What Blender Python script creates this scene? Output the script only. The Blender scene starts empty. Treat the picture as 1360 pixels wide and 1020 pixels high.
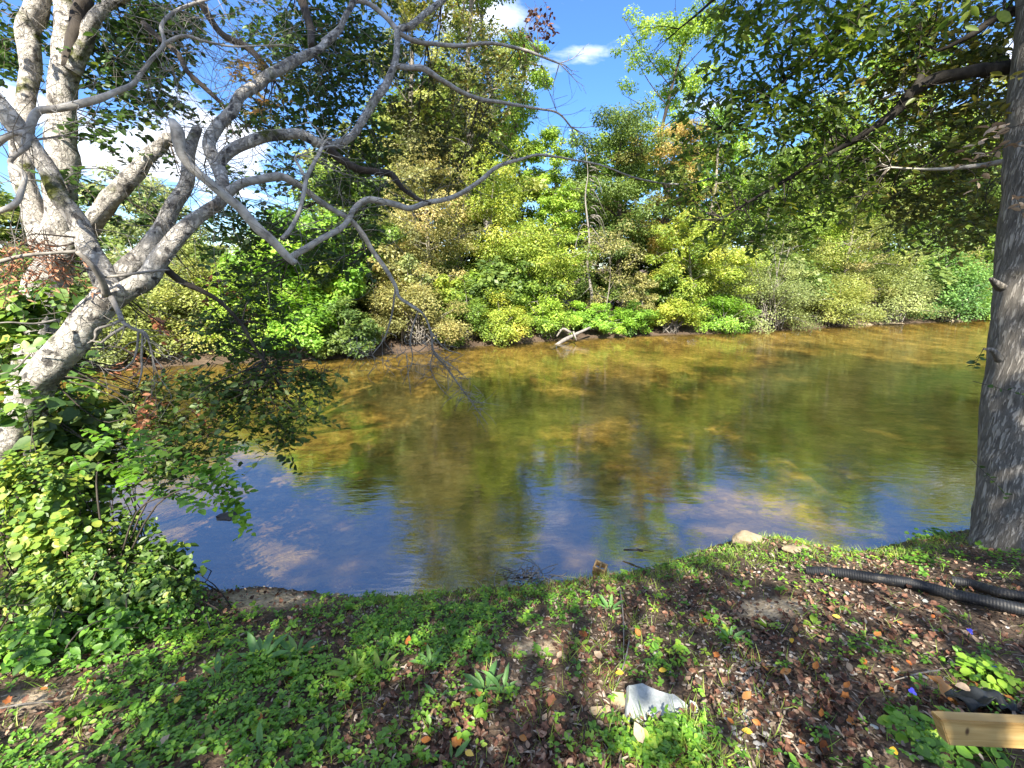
import bpy, math, numpy as np
from mathutils import Vector, noise as mnoise
R = math.radians
rng = np.random.default_rng(7)
scene = bpy.context.scene
col = scene.collection

# ------------------------------------------------------------------ camera
F = 600.0; CX, CY = 680.0, 510.0
PITCH = R(12.95); CAM = np.array([0.0, 0.0, 2.5])
FWD = np.array([0, math.cos(PITCH), -math.sin(PITCH)])
UP = np.array([0, math.sin(PITCH), math.cos(PITCH)])
RT = np.array([1.0, 0, 0])
cd = bpy.data.cameras.new('camera'); cam = bpy.data.objects.new('camera', cd); col.objects.link(cam)
cam.location = CAM; cam.rotation_euler = (math.pi/2 - PITCH, 0, 0)
cd.sensor_fit = 'HORIZONTAL'; cd.sensor_width = 36; cd.lens = 36*F/1360
cd.clip_start = .05; cd.clip_end = 3000
scene.camera = cam

def pr(px, py, d):
    """point seen at (px,py) at depth d metres"""
    return CAM + d*(FWD + RT*(px-CX)/F + UP*(CY-py)/F)
def proj(P):
    q = P - CAM
    z = np.maximum(q @ FWD, 1e-3)
    return CX + F*(q @ RT)/z, CY - F*(q @ UP)/z, z
def onz(px, py, z=0.0):
    v = FWD + RT*(px-CX)/F + UP*(CY-py)/F
    return CAM + v*(z-CAM[2])/v[2]

# ------------------------------------------------------------------ terrain
near_px = [(60,655),(140,705),(215,752),(262,778),(303,786),(345,778),(400,784),(470,792),(550,790),(620,784),(680,778),(740,774),(800,766),(850,756),
           (900,742),(950,724),(985,716),(1020,716),(1060,726),(1100,733),(1140,733),(1180,724),(1230,712),(1290,703)]
NE = [onz(x, y)[:2] for x, y in near_px]
NE = [np.array([-60., 22.]), np.array([-16., 7.0]), np.array([-7.5, 4.6])] + NE + [np.array([6.4, 5.6]), np.array([12., 8.]), np.array([60., 22.])]
far_px = [(40,497),(150,490),(250,485),(420,478),(500,472),(600,463),(740,452),(850,446),(1000,441),(1150,432),(1320,424)]
FE = [onz(x, y)[:2] for x, y in far_px]
FE = [np.array([-80., 8.])] + [np.array([-26., 12.5])] + FE + [np.array([60., 40.]), np.array([120., 70.])]
def edge_d(x, y, E):
    """signed distance to a polyline running left->right, positive below (towards the camera)"""
    x = np.asarray(x, float); y = np.asarray(y, float)
    best = np.full(x.shape, 1e9)
    for a, b in zip(E[:-1], E[1:]):
        ab = b-a; L = ab @ ab
        t = np.clip(((x-a[0])*ab[0] + (y-a[1])*ab[1])/L, 0, 1)
        best = np.minimum(best, np.hypot(x-a[0]-t*ab[0], y-a[1]-t*ab[1]))
    xs = np.array([e[0] for e in E]); ys = np.array([e[1] for e in E])
    yl = np.interp(x, xs, ys)
    return np.where(y < yl, best, -best)
def wob(x, y):
    return (np.sin(x*3.1+y*1.7+.5)*np.sin(y*2.7-x*1.1) + .5*np.sin(x*7.3-y*4.1+2)*np.sin(y*8.2+x*3.3) + .3*np.sin(x*17+y*9)*np.sin(y*15-x*11+1))
def height(x, y):
    sn = edge_d(x, y, NE)       # + on near bank
    sf = -edge_d(x, y, FE)      # + on far bank
    hn = 1.02*(1-np.exp(-np.maximum(sn, 0)/1.7)) + .02*np.maximum(sn, 0) + .018*wob(x, y)*np.clip(sn*2, .15, 1)
    hf = .55*(1-np.exp(-np.maximum(sf, 0)/1.2)) + .04*np.maximum(sf, 0) + .05*wob(x*.4, y*.4)
    dep = np.minimum(np.maximum(-sn, 0), np.maximum(-sf, 0))
    hb = -.62*(1-np.exp(-dep/2.6)) - .01 + .02*wob(x*.7, y*.7)*np.clip(dep, 0, 1)
    return np.where(sn > 0, hn, np.where(sf > 0, hf, hb))
def H1(x, y): return float(height(np.array([x]), np.array([y]))[0])
def gp(px, py):
    v = FWD + RT*(px-CX)/F + UP*(CY-py)/F
    t = np.linspace(.6, 45, 6000)
    P = CAM[None] + t[:, None]*v[None]
    h = height(P[:, 0], P[:, 1])
    k = np.argmax(P[:, 2] <= h)
    if P[k, 2] > h[k]: k = len(t)-1
    return np.array([P[k, 0], P[k, 1], h[k]])

# ------------------------------------------------------------------ object helpers
def tag(o, label=None, cat=None, group=None, kind=None):
    if label: o['label'] = label
    if cat: o['category'] = cat
    if group: o['group'] = group
    if kind: o['kind'] = kind
    return o
def empty(name, loc, label=None, cat=None, group=None):
    o = bpy.data.objects.new(name, None); col.objects.link(o); o.location = Vector([float(c) for c in loc])
    o.empty_display_size = .2
    return tag(o, label, cat, group)
def mesh_np(name, V, polys_flat, sizes, mat, parent=None, tint=None, smooth=False):
    """polys_flat: flat vertex indices; sizes: loop count of each face"""
    me = bpy.data.meshes.new(name)
    V = np.asarray(V, np.float32); n = len(V)
    if parent is not None: V = V - np.array(parent.location, np.float32)
    me.vertices.add(n); me.vertices.foreach_set('co', V.ravel())
    polys_flat = np.asarray(polys_flat, np.int32); sizes = np.asarray(sizes, np.int32)
    me.loops.add(len(polys_flat)); me.loops.foreach_set('vertex_index', polys_flat)
    st = np.concatenate([[0], np.cumsum(sizes)[:-1]]).astype(np.int32)
    me.polygons.add(len(sizes)); me.polygons.foreach_set('loop_start', st); me.polygons.foreach_set('loop_total', sizes)
    if smooth: me.polygons.foreach_set('use_smooth', np.ones(len(sizes), bool))
    me.update(calc_edges=True)
    if tint is not None:
        a = me.attributes.new('tint', 'FLOAT', 'FACE'); a.data.foreach_set('value', np.asarray(tint, np.float32))
    if mat: me.materials.append(mat)
    o = bpy.data.objects.new(name, me); col.objects.link(o)
    if parent is not None: o.parent = parent
    return o

# leaf templates: (verts kx3 with y along the leaf, faces)
T_DIA = (np.array([[0,0,0],[.3,.45,.06],[0,1,0],[-.3,.45,.06]]), [[0,1,2,3]])
T_OVAL = (np.array([[0,0,0],[.24,.22,.05],[.3,.5,.07],[.16,.82,.03],[0,1,-.05],[-.16,.82,.03],[-.3,.5,.07],[-.24,.22,.05]]), [[0,1,2,3,4],[0,4,5,6,7]])
T_LANCE = (np.array([[0,0,0],[.13,.3,.04],[.1,.7,.0],[0,1,-.12],[-.1,.7,.0],[-.13,.3,.04]]), [[0,1,2,3],[0,3,4,5]])
T_HEART = (np.array([[0,0,0],[.22,-.1,.02],[.44,.08,.06],[.42,.42,.06],[.2,.78,.0],[0,1,-.06],[-.2,.78,.0],[-.42,.42,.06],[-.44,.08,.06],[-.22,-.1,.02]]), [[0,1,2,3,4,5],[0,5,6,7,8,9]])
T_ROUND = (np.array([[0,0,0],[.3,.1,.05],[.48,.42,.1],[.34,.82,.04],[0,1,-.02],[-.34,.82,.04],[-.48,.42,.1],[-.3,.1,.05],[0,.5,-.02]]), [[0,1,2,8],[8,2,3,4],[8,4,5,6],[0,8,6,7]])
T_CURL = (np.array([[0,0,.1],[.24,.2,.16],[.34,.5,.26],[.2,.8,.2],[0,1,.22],[-.18,.8,.05],[-.3,.5,.12],[-.22,.2,.0],[0,.5,-.02]]), [[0,1,2,8],[8,2,3,4],[8,4,5,6],[0,8,6,7]])
_lob = []
_lr = [.34,.5,.36,.58,.40,.44,.62,.40,.46,.34,.55,.38,.5,.3]
for k in range(14):
    a = -math.pi/2 + (k+.5)*2*math.pi/14; r = _lr[k]*.92
    _lob.append([r*math.cos(a)*.9, .5+r*math.sin(a), .14*math.cos(a*2+1)+.05*math.sin(a*5)])
T_LOBE = (np.array(_lob+[[0.04,.45,-.03]]), [[k, (k+1) % 14, 14] for k in range(14)])
T_ELL = (T_OVAL[0]*np.array([.72,1,1]), T_OVAL[1])
T_BLADE = (np.array([[-.02,0,0],[.02,0,0],[.018,.45,.05],[0,1,.3],[-.018,.45,.05]]), [[0,1,2,4],[4,2,3]])
T_CHIP = (np.array([[-.2,0,0],[.22,.05,.05],[.3,.6,.02],[.05,1,.08],[-.25,.7,.0]]), [[0,1,2,3,4]])
def leaves(name, C, size, N, D, tint, mat, parent, tmpl=T_DIA, smooth=False):
    """C centres, N normals, D directions -> one mesh"""
    tv, tf = tmpl
    n = len(C)
    N = N/np.linalg.norm(N, axis=1, keepdims=True)
    D = D - (D*N).sum(1, keepdims=True)*N; D = D/np.maximum(np.linalg.norm(D, axis=1, keepdims=True), 1e-6)
    S = np.cross(D, N)
    sz = np.broadcast_to(np.asarray(size, float), (n,))[:, None, None]
    V = C[:, None] + sz*(tv[None, :, 0:1]*S[:, None] + tv[None, :, 1:2]*D[:, None] + tv[None, :, 2:3]*N[:, None])
    k = len(tv)
    flat = np.concatenate([np.array(f) for f in tf])
    allf = (np.arange(n)[:, None]*k + flat[None]).ravel()
    sizes = np.tile([len(f) for f in tf], n)
    return mesh_np(name, V.reshape(-1, 3), allf, sizes, mat, parent, np.repeat(np.clip(tint, 0, 1), len(tf)), smooth)
def randdir(n, r=rng):
    v = r.normal(size=(n, 3)); return v/np.linalg.norm(v, axis=1, keepdims=True)

def smooth_path(pts, sub=5):
    P = np.array(pts, float)
    if len(P) < 3: return P
    Q = np.vstack([2*P[0]-P[1], P, 2*P[-1]-P[-2]]); out = []
    for i in range(1, len(Q)-2):
        for t in np.linspace(0, 1, sub, endpoint=False):
            p0, p1, p2, p3 = Q[i-1], Q[i], Q[i+1], Q[i+2]
            out.append(.5*((2*p1)+(-p0+p2)*t+(2*p0-5*p1+4*p2-p3)*t*t+(-p0+3*p1-3*p2+p3)*t**3))
    out.append(P[-1]); return np.array(out)
class Tubes:
    def __init__(s): s.V = []; s.F = []; s.S = []; s.n = 0
    def add(s, pts, sides=8, sub=4, rough=0.0, seed=0, wig=0):
        """pts: rows x,y,z,r"""
        P = smooth_path(pts, sub) if sub > 1 else np.array(pts, float)
        c = P[:, :3]; r = np.maximum(P[:, 3], .0008); m = len(c)
        T = np.gradient(c, axis=0); T /= np.maximum(np.linalg.norm(T, axis=1, keepdims=True), 1e-9)
        ref = np.array([0.3, .9, .1]) if abs(T[:, 2]).mean() > .6 else np.array([0, 0, 1.])
        A = np.cross(T, ref); A /= np.maximum(np.linalg.norm(A, axis=1, keepdims=True), 1e-9); B = np.cross(T, A)
        if wig:
            g = np.random.default_rng(seed+77); L0 = np.concatenate([[0], np.cumsum(np.linalg.norm(np.diff(c, axis=0), axis=1))]); p_ = g.uniform(0, 6, (3, 3)); f_ = g.uniform(4, 22, (3, 3))
            c = c + (np.sin(L0[:, None, None]*f_[None]+p_[None]).sum(1))*np.minimum(r, .05)[:, None]*wig*np.clip(L0*4, 0, 1)[:, None]
        th = np.arange(sides)*2*math.pi/sides
        rad = np.repeat(r[:, None], sides, 1)
        if rough:
            g = np.random.default_rng(seed+11)
            ph = g.uniform(0, 6, 6); L = np.concatenate([[0], np.cumsum(np.linalg.norm(np.diff(c, axis=0), axis=1))])[:, None]
            rad = rad*(1+rough*(np.sin(2*th[None]+L*5+ph[0])+.7*np.sin(3*th[None]-L*9+ph[1])+.5*np.sin(5*th[None]+L*17+ph[2])+.5*np.sin(th[None]+L*13+ph[3])))
        V = c[:, None] + rad[..., None]*(np.cos(th)[None, :, None]*A[:, None] + np.sin(th)[None, :, None]*B[:, None])
        V = V.reshape(-1, 3)
        i = np.arange(m-1)[:, None]*sides; j = np.arange(sides)[None]; j2 = (j+1) % sides
        q = np.stack([i+j, i+j2, i+sides+j2, i+sides+j], -1).reshape(-1, 4) + s.n
        s.V.append(V); s.F.append(q.ravel()); s.S.append(np.full(len(q), 4))
        s.F.append(np.arange(sides)[::-1] + s.n); s.S.append([sides])
        s.F.append(np.arange(sides) + s.n+(m-1)*sides); s.S.append([sides])
        s.n += len(V)
    def build(s, name, mat, parent=None, smooth=True):
        return mesh_np(name, np.vstack(s.V), np.concatenate(s.F), np.concatenate(s.S), mat, parent, smooth=smooth)

# ------------------------------------------------------------------ materials
def newmat(name):
    m = bpy.data.materials.new(name); m.use_nodes = True
    nt = m.node_tree; nt.nodes.clear(); return m, nt, nt.nodes, nt.links
def ramp(nt, stops):
    r = nt.nodes.new('ShaderNodeValToRGB'); e = r.color_ramp.elements
    while len(e) < len(stops): e.new(.5)
    for x, (p, c) in zip(e, stops): x.position = p; x.color = (*c, 1)
    return r
def leafmat(name, cols, transl=.38, gloss=.05, rough=.5, nscale=60, nvar=.5):
    m, nt, N, L = newmat(name)
    out = N.new('ShaderNodeOutputMaterial')
    at = N.new('ShaderNodeAttribute'); at.attribute_name = 'tint'
    r = ramp(nt, [(i/(len(cols)-1), c) for i, c in enumerate(cols)]); 
    d = N.new('ShaderNodeBsdfDiffuse'); t = N.new('ShaderNodeBsdfTranslucent'); g = N.new('ShaderNodeBsdfGlossy')
    g.inputs['Roughness'].default_value = rough; g.inputs['Color'].default_value = (.9, .95, .9, 1)
    g.inputs['Color'].default_value = (.75, .8, .7, 1)
    tcx = N.new('ShaderNodeTexCoord'); nzx = N.new('ShaderNodeTexNoise'); nzx.inputs['Scale'].default_value = nscale; nzx.inputs['Detail'].default_value = 3; L.new(tcx.outputs['Object'], nzx.inputs[0])
    mvx = N.new('ShaderNodeMath'); mvx.operation = 'MULTIPLY_ADD'; mvx.inputs[1].default_value = nvar; mvx.inputs[2].default_value = -nvar*.5; L.new(nzx.outputs['Fac'], mvx.inputs[0])
    adx = N.new('ShaderNodeMath'); adx.operation = 'ADD'; adx.use_clamp = True; L.new(mvx.outputs[0], adx.inputs[0]); L.new(at.outputs['Fac'], adx.inputs[1]); L.new(adx.outputs[0], r.inputs[0])
    hs = N.new('ShaderNodeHueSaturation'); hs.inputs['Value'].default_value = 1.5; hs.inputs['Hue'].default_value = .485; hs.inputs['Saturation'].default_value = 1.05
    L.new(r.outputs[0], d.inputs[0]); L.new(r.outputs[0], hs.inputs['Color']); L.new(hs.outputs[0], t.inputs[0])
    m1 = N.new('ShaderNodeMixShader'); m1.inputs[0].default_value = transl; L.new(d.outputs[0], m1.inputs[1]); L.new(t.outputs[0], m1.inputs[2])
    m2 = N.new('ShaderNodeMixShader'); m2.inputs[0].default_value = gloss; L.new(m1.outputs[0], m2.inputs[1]); L.new(g.outputs[0], m2.inputs[2])
    L.new(m2.outputs[0], out.inputs[0]); return m
def surfmat(name, stops, scale=(6,6,6), detail=6, bump=.4, dist=.02, rough=.85, crack=0, crack_scale=(20,20,6), moss=None, spec=.3, blotch=None):
    m, nt, N, L = newmat(name)
    out = N.new('ShaderNodeOutputMaterial'); p = N.new('ShaderNodeBsdfPrincipled'); L.new(p.outputs[0], out.inputs[0])
    p.inputs['Roughness'].default_value = rough; p.inputs['Specular IOR Level'].default_value = spec
    tc = N.new('ShaderNodeTexCoord'); mp = N.new('ShaderNodeMapping'); mp.inputs['Scale'].default_value = scale; L.new(tc.outputs['Object'], mp.inputs[0])
    n = N.new('ShaderNodeTexNoise'); n.inputs['Scale'].default_value = 1; n.inputs['Detail'].default_value = detail; n.inputs['Roughness'].default_value = .65; L.new(mp.outputs[0], n.inputs[0])
    r = ramp(nt, stops); L.new(n.outputs['Fac'], r.inputs[0]); c = r.outputs[0]; h = n.outputs['Fac']
    if crack:
        mp2 = N.new('ShaderNodeMapping'); mp2.inputs['Scale'].default_value = crack_scale; L.new(tc.outputs['Object'], mp2.inputs[0])
        ad = N.new('ShaderNodeVectorMath'); ad.operation = 'MULTIPLY_ADD'; L.new(n.outputs['Color'], ad.inputs[0]); ad.inputs[1].default_value = (3.2,)*3; L.new(mp2.outputs[0], ad.inputs[2])
        v = N.new('ShaderNodeTexVoronoi'); v.feature = 'DISTANCE_TO_EDGE'; v.inputs['Scale'].default_value = 1; L.new(ad.outputs[0], v.inputs[0])
        mr = N.new('ShaderNodeMapRange'); mr.inputs[2].default_value = .18; L.new(v.outputs['Distance'], mr.inputs[0])
        mx = N.new('ShaderNodeMixRGB'); mx.blend_type = 'MULTIPLY'; mx.inputs[0].default_value = crack; L.new(c, mx.inputs[1]); L.new(mr.outputs[0], mx.inputs[2]); c = mx.outputs[0]
        mh = N.new('ShaderNodeMath'); mh.operation = 'MULTIPLY_ADD'; L.new(mr.outputs[0], mh.inputs[0]); mh.inputs[1].default_value = .8; L.new(h, mh.inputs[2]); h = mh.outputs[0]
    for spec_ in ([moss] if moss else []) + ([blotch] if blotch else []):
        colr, sc, lo, hi = spec_
        n2 = N.new('ShaderNodeTexNoise'); n2.inputs['Scale'].default_value = sc; n2.inputs['Detail'].default_value = 5; L.new(tc.outputs['Object'], n2.inputs[0])
        mr2 = N.new('ShaderNodeMapRange'); mr2.inputs[1].default_value = lo; mr2.inputs[2].default_value = hi; L.new(n2.outputs['Fac'], mr2.inputs[0])
        mx2 = N.new('ShaderNodeMixRGB'); L.new(mr2.outputs[0], mx2.inputs[0]); L.new(c, mx2.inputs[1]); mx2.inputs[2].default_value = (*colr, 1); c = mx2.outputs[0]
    L.new(c, p.inputs['Base Color'])
    b = N.new('ShaderNodeBump'); b.inputs['Strength'].default_value = bump; b.inputs['Distance'].default_value = dist; L.new(h, b.inputs['Height']); L.new(b.outputs[0], p.inputs['Normal'])
    return m

M = {}
M['bark_pale'] = surfmat('pale_bark', [(.30,(.12,.10,.085)),(.41,(.36,.33,.29)),(.50,(.57,.53,.47)),(.75,(.74,.70,.62))], (7,7,7), 12, .9, .02, crack=.10, crack_scale=(22,22,14),
                         moss=((.10,.11,.02), 3.1, .60, .68), blotch=((.13,.12,.11), 13, .58, .64))
M['bark_grey'] = surfmat('grey_dead_bark', [(.3,(.19,.175,.155)),(.52,(.45,.42,.375)),(.8,(.68,.64,.57))], (14,14,14), 6, .4, .008)
M['bark_rough'] = surfmat('rough_bark', [(.3,(.17,.15,.13)),(.5,(.33,.30,.26)),(.75,(.50,.46,.40))], (34,34,5), 12, .9, .022, crack=.22, crack_scale=(30,30,5), moss=((.13,.10,.03), 2.0, .62, .72))
M['bark_dark'] = surfmat('dark_bark', [(.3,(.025,.02,.017)),(.55,(.075,.062,.05)),(.8,(.15,.13,.11))], (8,8,3), 6, .7, .02)
M['bark_far'] = surfmat('far_bark', [(.3,(.10,.085,.07)),(.6,(.28,.25,.21)),(.8,(.42,.39,.34))], (5,5,2), 5, .5, .02)
M['snag'] = surfmat('snag_wood', [(.3,(.12,.105,.09)),(.6,(.30,.275,.245)),(.8,(.42,.39,.35))], (6,6,2), 5, .5, .02)
M['twig'] = surfmat('twig_wood', [(.3,(.13,.115,.10)),(.6,(.30,.275,.24)),(.8,(.44,.41,.36))], (20,20,20), 3, .2, .003)
G = {
 'mid': [(.04,.085,.012),(.08,.16,.02),(.14,.25,.035),(.26,.36,.05)],
 'dark': [(.022,.055,.014),(.04,.09,.02),(.075,.14,.03),(.15,.23,.05)],
 'olive': [(.09,.12,.03),(.18,.22,.055),(.28,.31,.08),(.38,.37,.10)],
 'tan': [(.12,.125,.045),(.23,.22,.08),(.33,.30,.11),(.42,.32,.15)],
 'lime': [(.09,.18,.02),(.18,.32,.03),(.28,.43,.05),(.40,.52,.08)],
 'yellow': [(.11,.18,.02),(.22,.31,.035),(.34,.40,.055),(.46,.40,.07)],
 'pale':  [(.14,.18,.07),(.22,.27,.10),(.30,.35,.14),(.38,.42,.18)],
 'rust':  [(.08,.09,.02),(.17,.15,.035),(.28,.20,.05),(.38,.22,.07)],
 'fresh': [(.055,.14,.012),(.11,.26,.02),(.18,.38,.03),(.32,.50,.05)],
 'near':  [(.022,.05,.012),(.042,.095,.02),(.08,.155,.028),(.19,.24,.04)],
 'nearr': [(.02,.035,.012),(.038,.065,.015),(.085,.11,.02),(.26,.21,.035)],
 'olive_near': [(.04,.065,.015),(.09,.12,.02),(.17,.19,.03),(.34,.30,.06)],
 'cover': [(.045,.13,.018),(.12,.29,.03),(.23,.45,.04),(.42,.56,.06)],
 'vine':  [(.04,.10,.018),(.10,.20,.03),(.20,.33,.04),(.38,.42,.06)],
 'blue_green': [(.045,.13,.04),(.09,.23,.06),(.15,.33,.08),(.24,.42,.10)],
 'red':   [(.20,.075,.04),(.34,.14,.07),(.44,.21,.12),(.50,.30,.18)],
 'grass': [(.07,.15,.02),(.16,.28,.03),(.28,.40,.05),(.42,.46,.10)],
 'brown': [(.045,.024,.018),(.13,.062,.042),(.26,.13,.085),(.44,.29,.20)],
 'orange':[(.30,.09,.03),(.42,.15,.04),(.50,.20,.05),(.45,.24,.10)],
 'yellowleaf': [(.62,.38,.03),(.70,.45,.04),(.72,.50,.06),(.70,.48,.08)],
 'palebrown': [(.30,.22,.14),(.38,.28,.19),(.45,.34,.24),(.5,.4,.28)],
 'flower':[(.05,.05,.55),(.07,.07,.68),(.10,.10,.75),(.2,.2,.8)],
 'chip':  [(.05,.035,.028),(.14,.10,.075),(.27,.215,.165),(.48,.41,.34)],
}
LM = {k: leafmat('leaf_'+k, v, transl=(.12 if k in ('brown','orange','chip','palebrown','yellowleaf','red') else .38), gloss=(.02 if k in ('brown','chip','flower','orange','palebrown','red') else .05), nvar=(1.5 if k in ('brown','orange','palebrown','chip') else .5)) for k, v in G.items()}

LM['canopy'] = leafmat('leaf_canopy', [(.03,.06,.012),(.075,.14,.022),(.16,.24,.035),(.34,.38,.06)], transl=.6, gloss=.03)
LF = {k: leafmat('far_leaf_'+k, [tuple(min(.75, (.68*ch+.32*mn)*q) for ch, mn, q in zip(c, ((.05,.085,.02),(.13,.19,.04),(.23,.29,.065),(.33,.38,.09))[i_], (1.5, 1.42, 1.5))) for i_, c in enumerate(G[k])], transl=.4, gloss=.04, nscale=3, nvar=.5) for k in ('mid','dark','olive','tan','lime','yellow','pale','rust','fresh','blue_green')}
# ------------------------------------------------------------------ ground
def axis(lo, hi, c0, c1, step, grow=1.13):
    a = list(np.arange(c0, c1, step)); s = step; x = a[-1]
    while x < hi: s = min(s*grow, 12); x += s; a.append(x)
    s = step; x = a[0]; b = []
    while x > lo: s = min(s*grow, 12); x -= s; b.append(x)
    return np.array(b[::-1]+a)
gx = axis(-220, 220, -6, 7, .045); gy = axis(-160, 260, .4, 7, .045, 1.05)
X, Y = np.meshgrid(gx, gy); Z = height(X.ravel(), Y.ravel())
fine = .010*np.sin(X.ravel()*41+np.sin(Y.ravel()*23)*2)*np.sin(Y.ravel()*37+np.sin(X.ravel()*19)*2)
Z = Z + fine*(np.abs(X.ravel()) < 8)
nx, ny = len(gx), len(gy)
i = np.arange(ny-1)[:, None]*nx + np.arange(nx-1)[None]; i = i.ravel()
m, nt, N, L = newmat('bank_soil_and_riverbed')
out = N.new('ShaderNodeOutputMaterial'); p = N.new('ShaderNodeBsdfPrincipled'); L.new(p.outputs[0], out.inputs[0])
tc = N.new('ShaderNodeTexCoord'); sep = N.new('ShaderNodeSeparateXYZ'); L.new(tc.outputs['Object'], sep.inputs[0])
n1 = N.new('ShaderNodeTexNoise'); n1.inputs['Scale'].default_value = 2.2; n1.inputs['Detail'].default_value = 8; L.new(tc.outputs['Object'], n1.inputs[0])
n2 = N.new('ShaderNodeTexNoise'); n2.inputs['Scale'].default_value = 45; n2.inputs['Detail'].default_value = 6; L.new(tc.outputs['Object'], n2.inputs[0])
r1 = ramp(nt, [(.3,(.035,.024,.016)),(.5,(.085,.06,.042)),(.66,(.16,.115,.08)),(.8,(.26,.20,.14))]); 
a1 = N.new('ShaderNodeMath'); a1.operation = 'MULTIPLY_ADD'; a1.inputs[1].default_value = .6; L.new(n2.outputs['Fac'], a1.inputs[0])
a2 = N.new('ShaderNodeMath'); a2.operation = 'MULTIPLY'; a2.inputs[1].default_value = .42; L.new(n1.outputs['Fac'], a2.inputs[0]); L.new(a2.outputs[0], a1.inputs[2]); L.new(a1.outputs[0], r1.inputs[0])
# riverbed: mottled sand and cobbles
v1 = N.new('ShaderNodeTexVoronoi'); v1.inputs['Scale'].default_value = 5.5; L.new(tc.outputs['Object'], v1.inputs[0])
v2 = N.new('ShaderNodeTexVoronoi'); v2.inputs['Scale'].default_value = 14; L.new(tc.outputs['Object'], v2.inputs[0])
n3 = N.new('ShaderNodeTexNoise'); n3.inputs['Scale'].default_value = .9; n3.inputs['Detail'].default_value = 9; n3.inputs['Roughness'].default_value = .7; L.new(tc.outputs['Object'], n3.inputs[0])
r3 = ramp(nt, [(.32,(.07,.05,.022)),(.5,(.33,.245,.10)),(.68,(.66,.52,.25))]); L.new(n3.outputs['Fac'], r3.inputs[0])
s1 = N.new('ShaderNodeSeparateColor'); L.new(v1.outputs['Color'], s1.inputs[0]); s2 = N.new('ShaderNodeSeparateColor'); L.new(v2.outputs['Color'], s2.inputs[0])
q = N.new('ShaderNodeMath'); q.operation = 'ADD'; L.new(s1.outputs[0], q.inputs[0]); L.new(s2.outputs[1], q.inputs[1])
mrq = N.new('ShaderNodeMapRange'); mrq.inputs[2].default_value = 2; mrq.inputs[3].default_value = .45; mrq.inputs[4].default_value = 1.55; L.new(q.outputs[0], mrq.inputs[0])
mb = N.new('ShaderNodeMixRGB'); mb.blend_type = 'MULTIPLY'; mb.inputs[0].default_value = 1; L.new(r3.outputs[0], mb.inputs[1]); L.new(mrq.outputs[0], mb.inputs[2])
# waterline mix
mrz = N.new('ShaderNodeMapRange'); mrz.inputs[1].default_value = -.08; mrz.inputs[2].default_value = -.01; L.new(sep.outputs['Z'], mrz.inputs[0])
nz = N.new('ShaderNodeMath'); nz.operation = 'MULTIPLY_ADD'; nz.inputs[1].default_value = .22; nz.inputs[2].default_value = -.11; L.new(n1.outputs['Fac'], nz.inputs[0])
az = N.new('ShaderNodeMath'); az.operation = 'ADD'; L.new(sep.outputs['Z'], az.inputs[0]); L.new(nz.outputs[0], az.inputs[1]); L.new(az.outputs[0], mrz.inputs[0])
mx = N.new('ShaderNodeMixRGB'); L.new(mrz.outputs[0], mx.inputs[0]); L.new(mb.outputs[0], mx.inputs[1]); L.new(r1.outputs[0], mx.inputs[2]); cc = mx.outputs[0]
for sx_, sy_, rx_, ry_ in [(355,796,.42,.26),(1025,808,.24,.13),(705,862,.15,.08),(40,932,.14,.09)]:  # sand and bare dirt; the last pair paints sun patches into the soil colour
    c_ = gp(sx_, sy_)
    vs = N.new('ShaderNodeVectorMath'); vs.operation = 'MULTIPLY_ADD'; L.new(tc.outputs['Object'], vs.inputs[0]); vs.inputs[1].default_value = (1/rx_, 1/ry_, 0); vs.inputs[2].default_value = (-c_[0]/rx_, -c_[1]/ry_, 0)
    le = N.new('ShaderNodeVectorMath'); le.operation = 'LENGTH'; L.new(vs.outputs[0], le.inputs[0])
    wn = N.new('ShaderNodeMath'); wn.operation = 'MULTIPLY_ADD'; wn.inputs[1].default_value = 1.6; L.new(n1.outputs['Fac'], wn.inputs[0]); L.new(le.outputs['Value'], wn.inputs[2])
    ms_ = N.new('ShaderNodeMapRange'); ms_.inputs[1].default_value = 2.0; ms_.inputs[2].default_value = 1.35; ms_.inputs[3].default_value = 0; ms_.inputs[4].default_value = 1; L.new(wn.outputs[0], ms_.inputs[0])
    r5 = ramp(nt, [(.35,(.30,.22,.14)),(.55,(.48,.38,.25)),(.75,(.58,.47,.33))]); L.new(n2.outputs['Fac'], r5.inputs[0])
    m5 = N.new('ShaderNodeMixRGB'); L.new(ms_.outputs[0], m5.inputs[0]); L.new(cc, m5.inputs[1]); L.new(r5.outputs[0], m5.inputs[2]); cc = m5.outputs[0]
L.new(cc, p.inputs['Base Color'])
p.inputs['Roughness'].default_value = .9; p.inputs['Specular IOR Level'].default_value = .2
b = N.new('ShaderNodeBump'); b.inputs['Strength'].default_value = .8; b.inputs['Distance'].default_value = .02; L.new(n2.outputs['Fac'], b.inputs['Height']); L.new(b.outputs[0], p.inputs['Normal'])
M['ground'] = m
ground = mesh_np('ground', np.stack([X.ravel(), Y.ravel(), Z], 1), np.stack([i, i+1, i+nx+1, i+nx], 1).ravel(), np.full(len(i), 4), m, smooth=True)
tag(ground, kind='structure')

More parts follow.
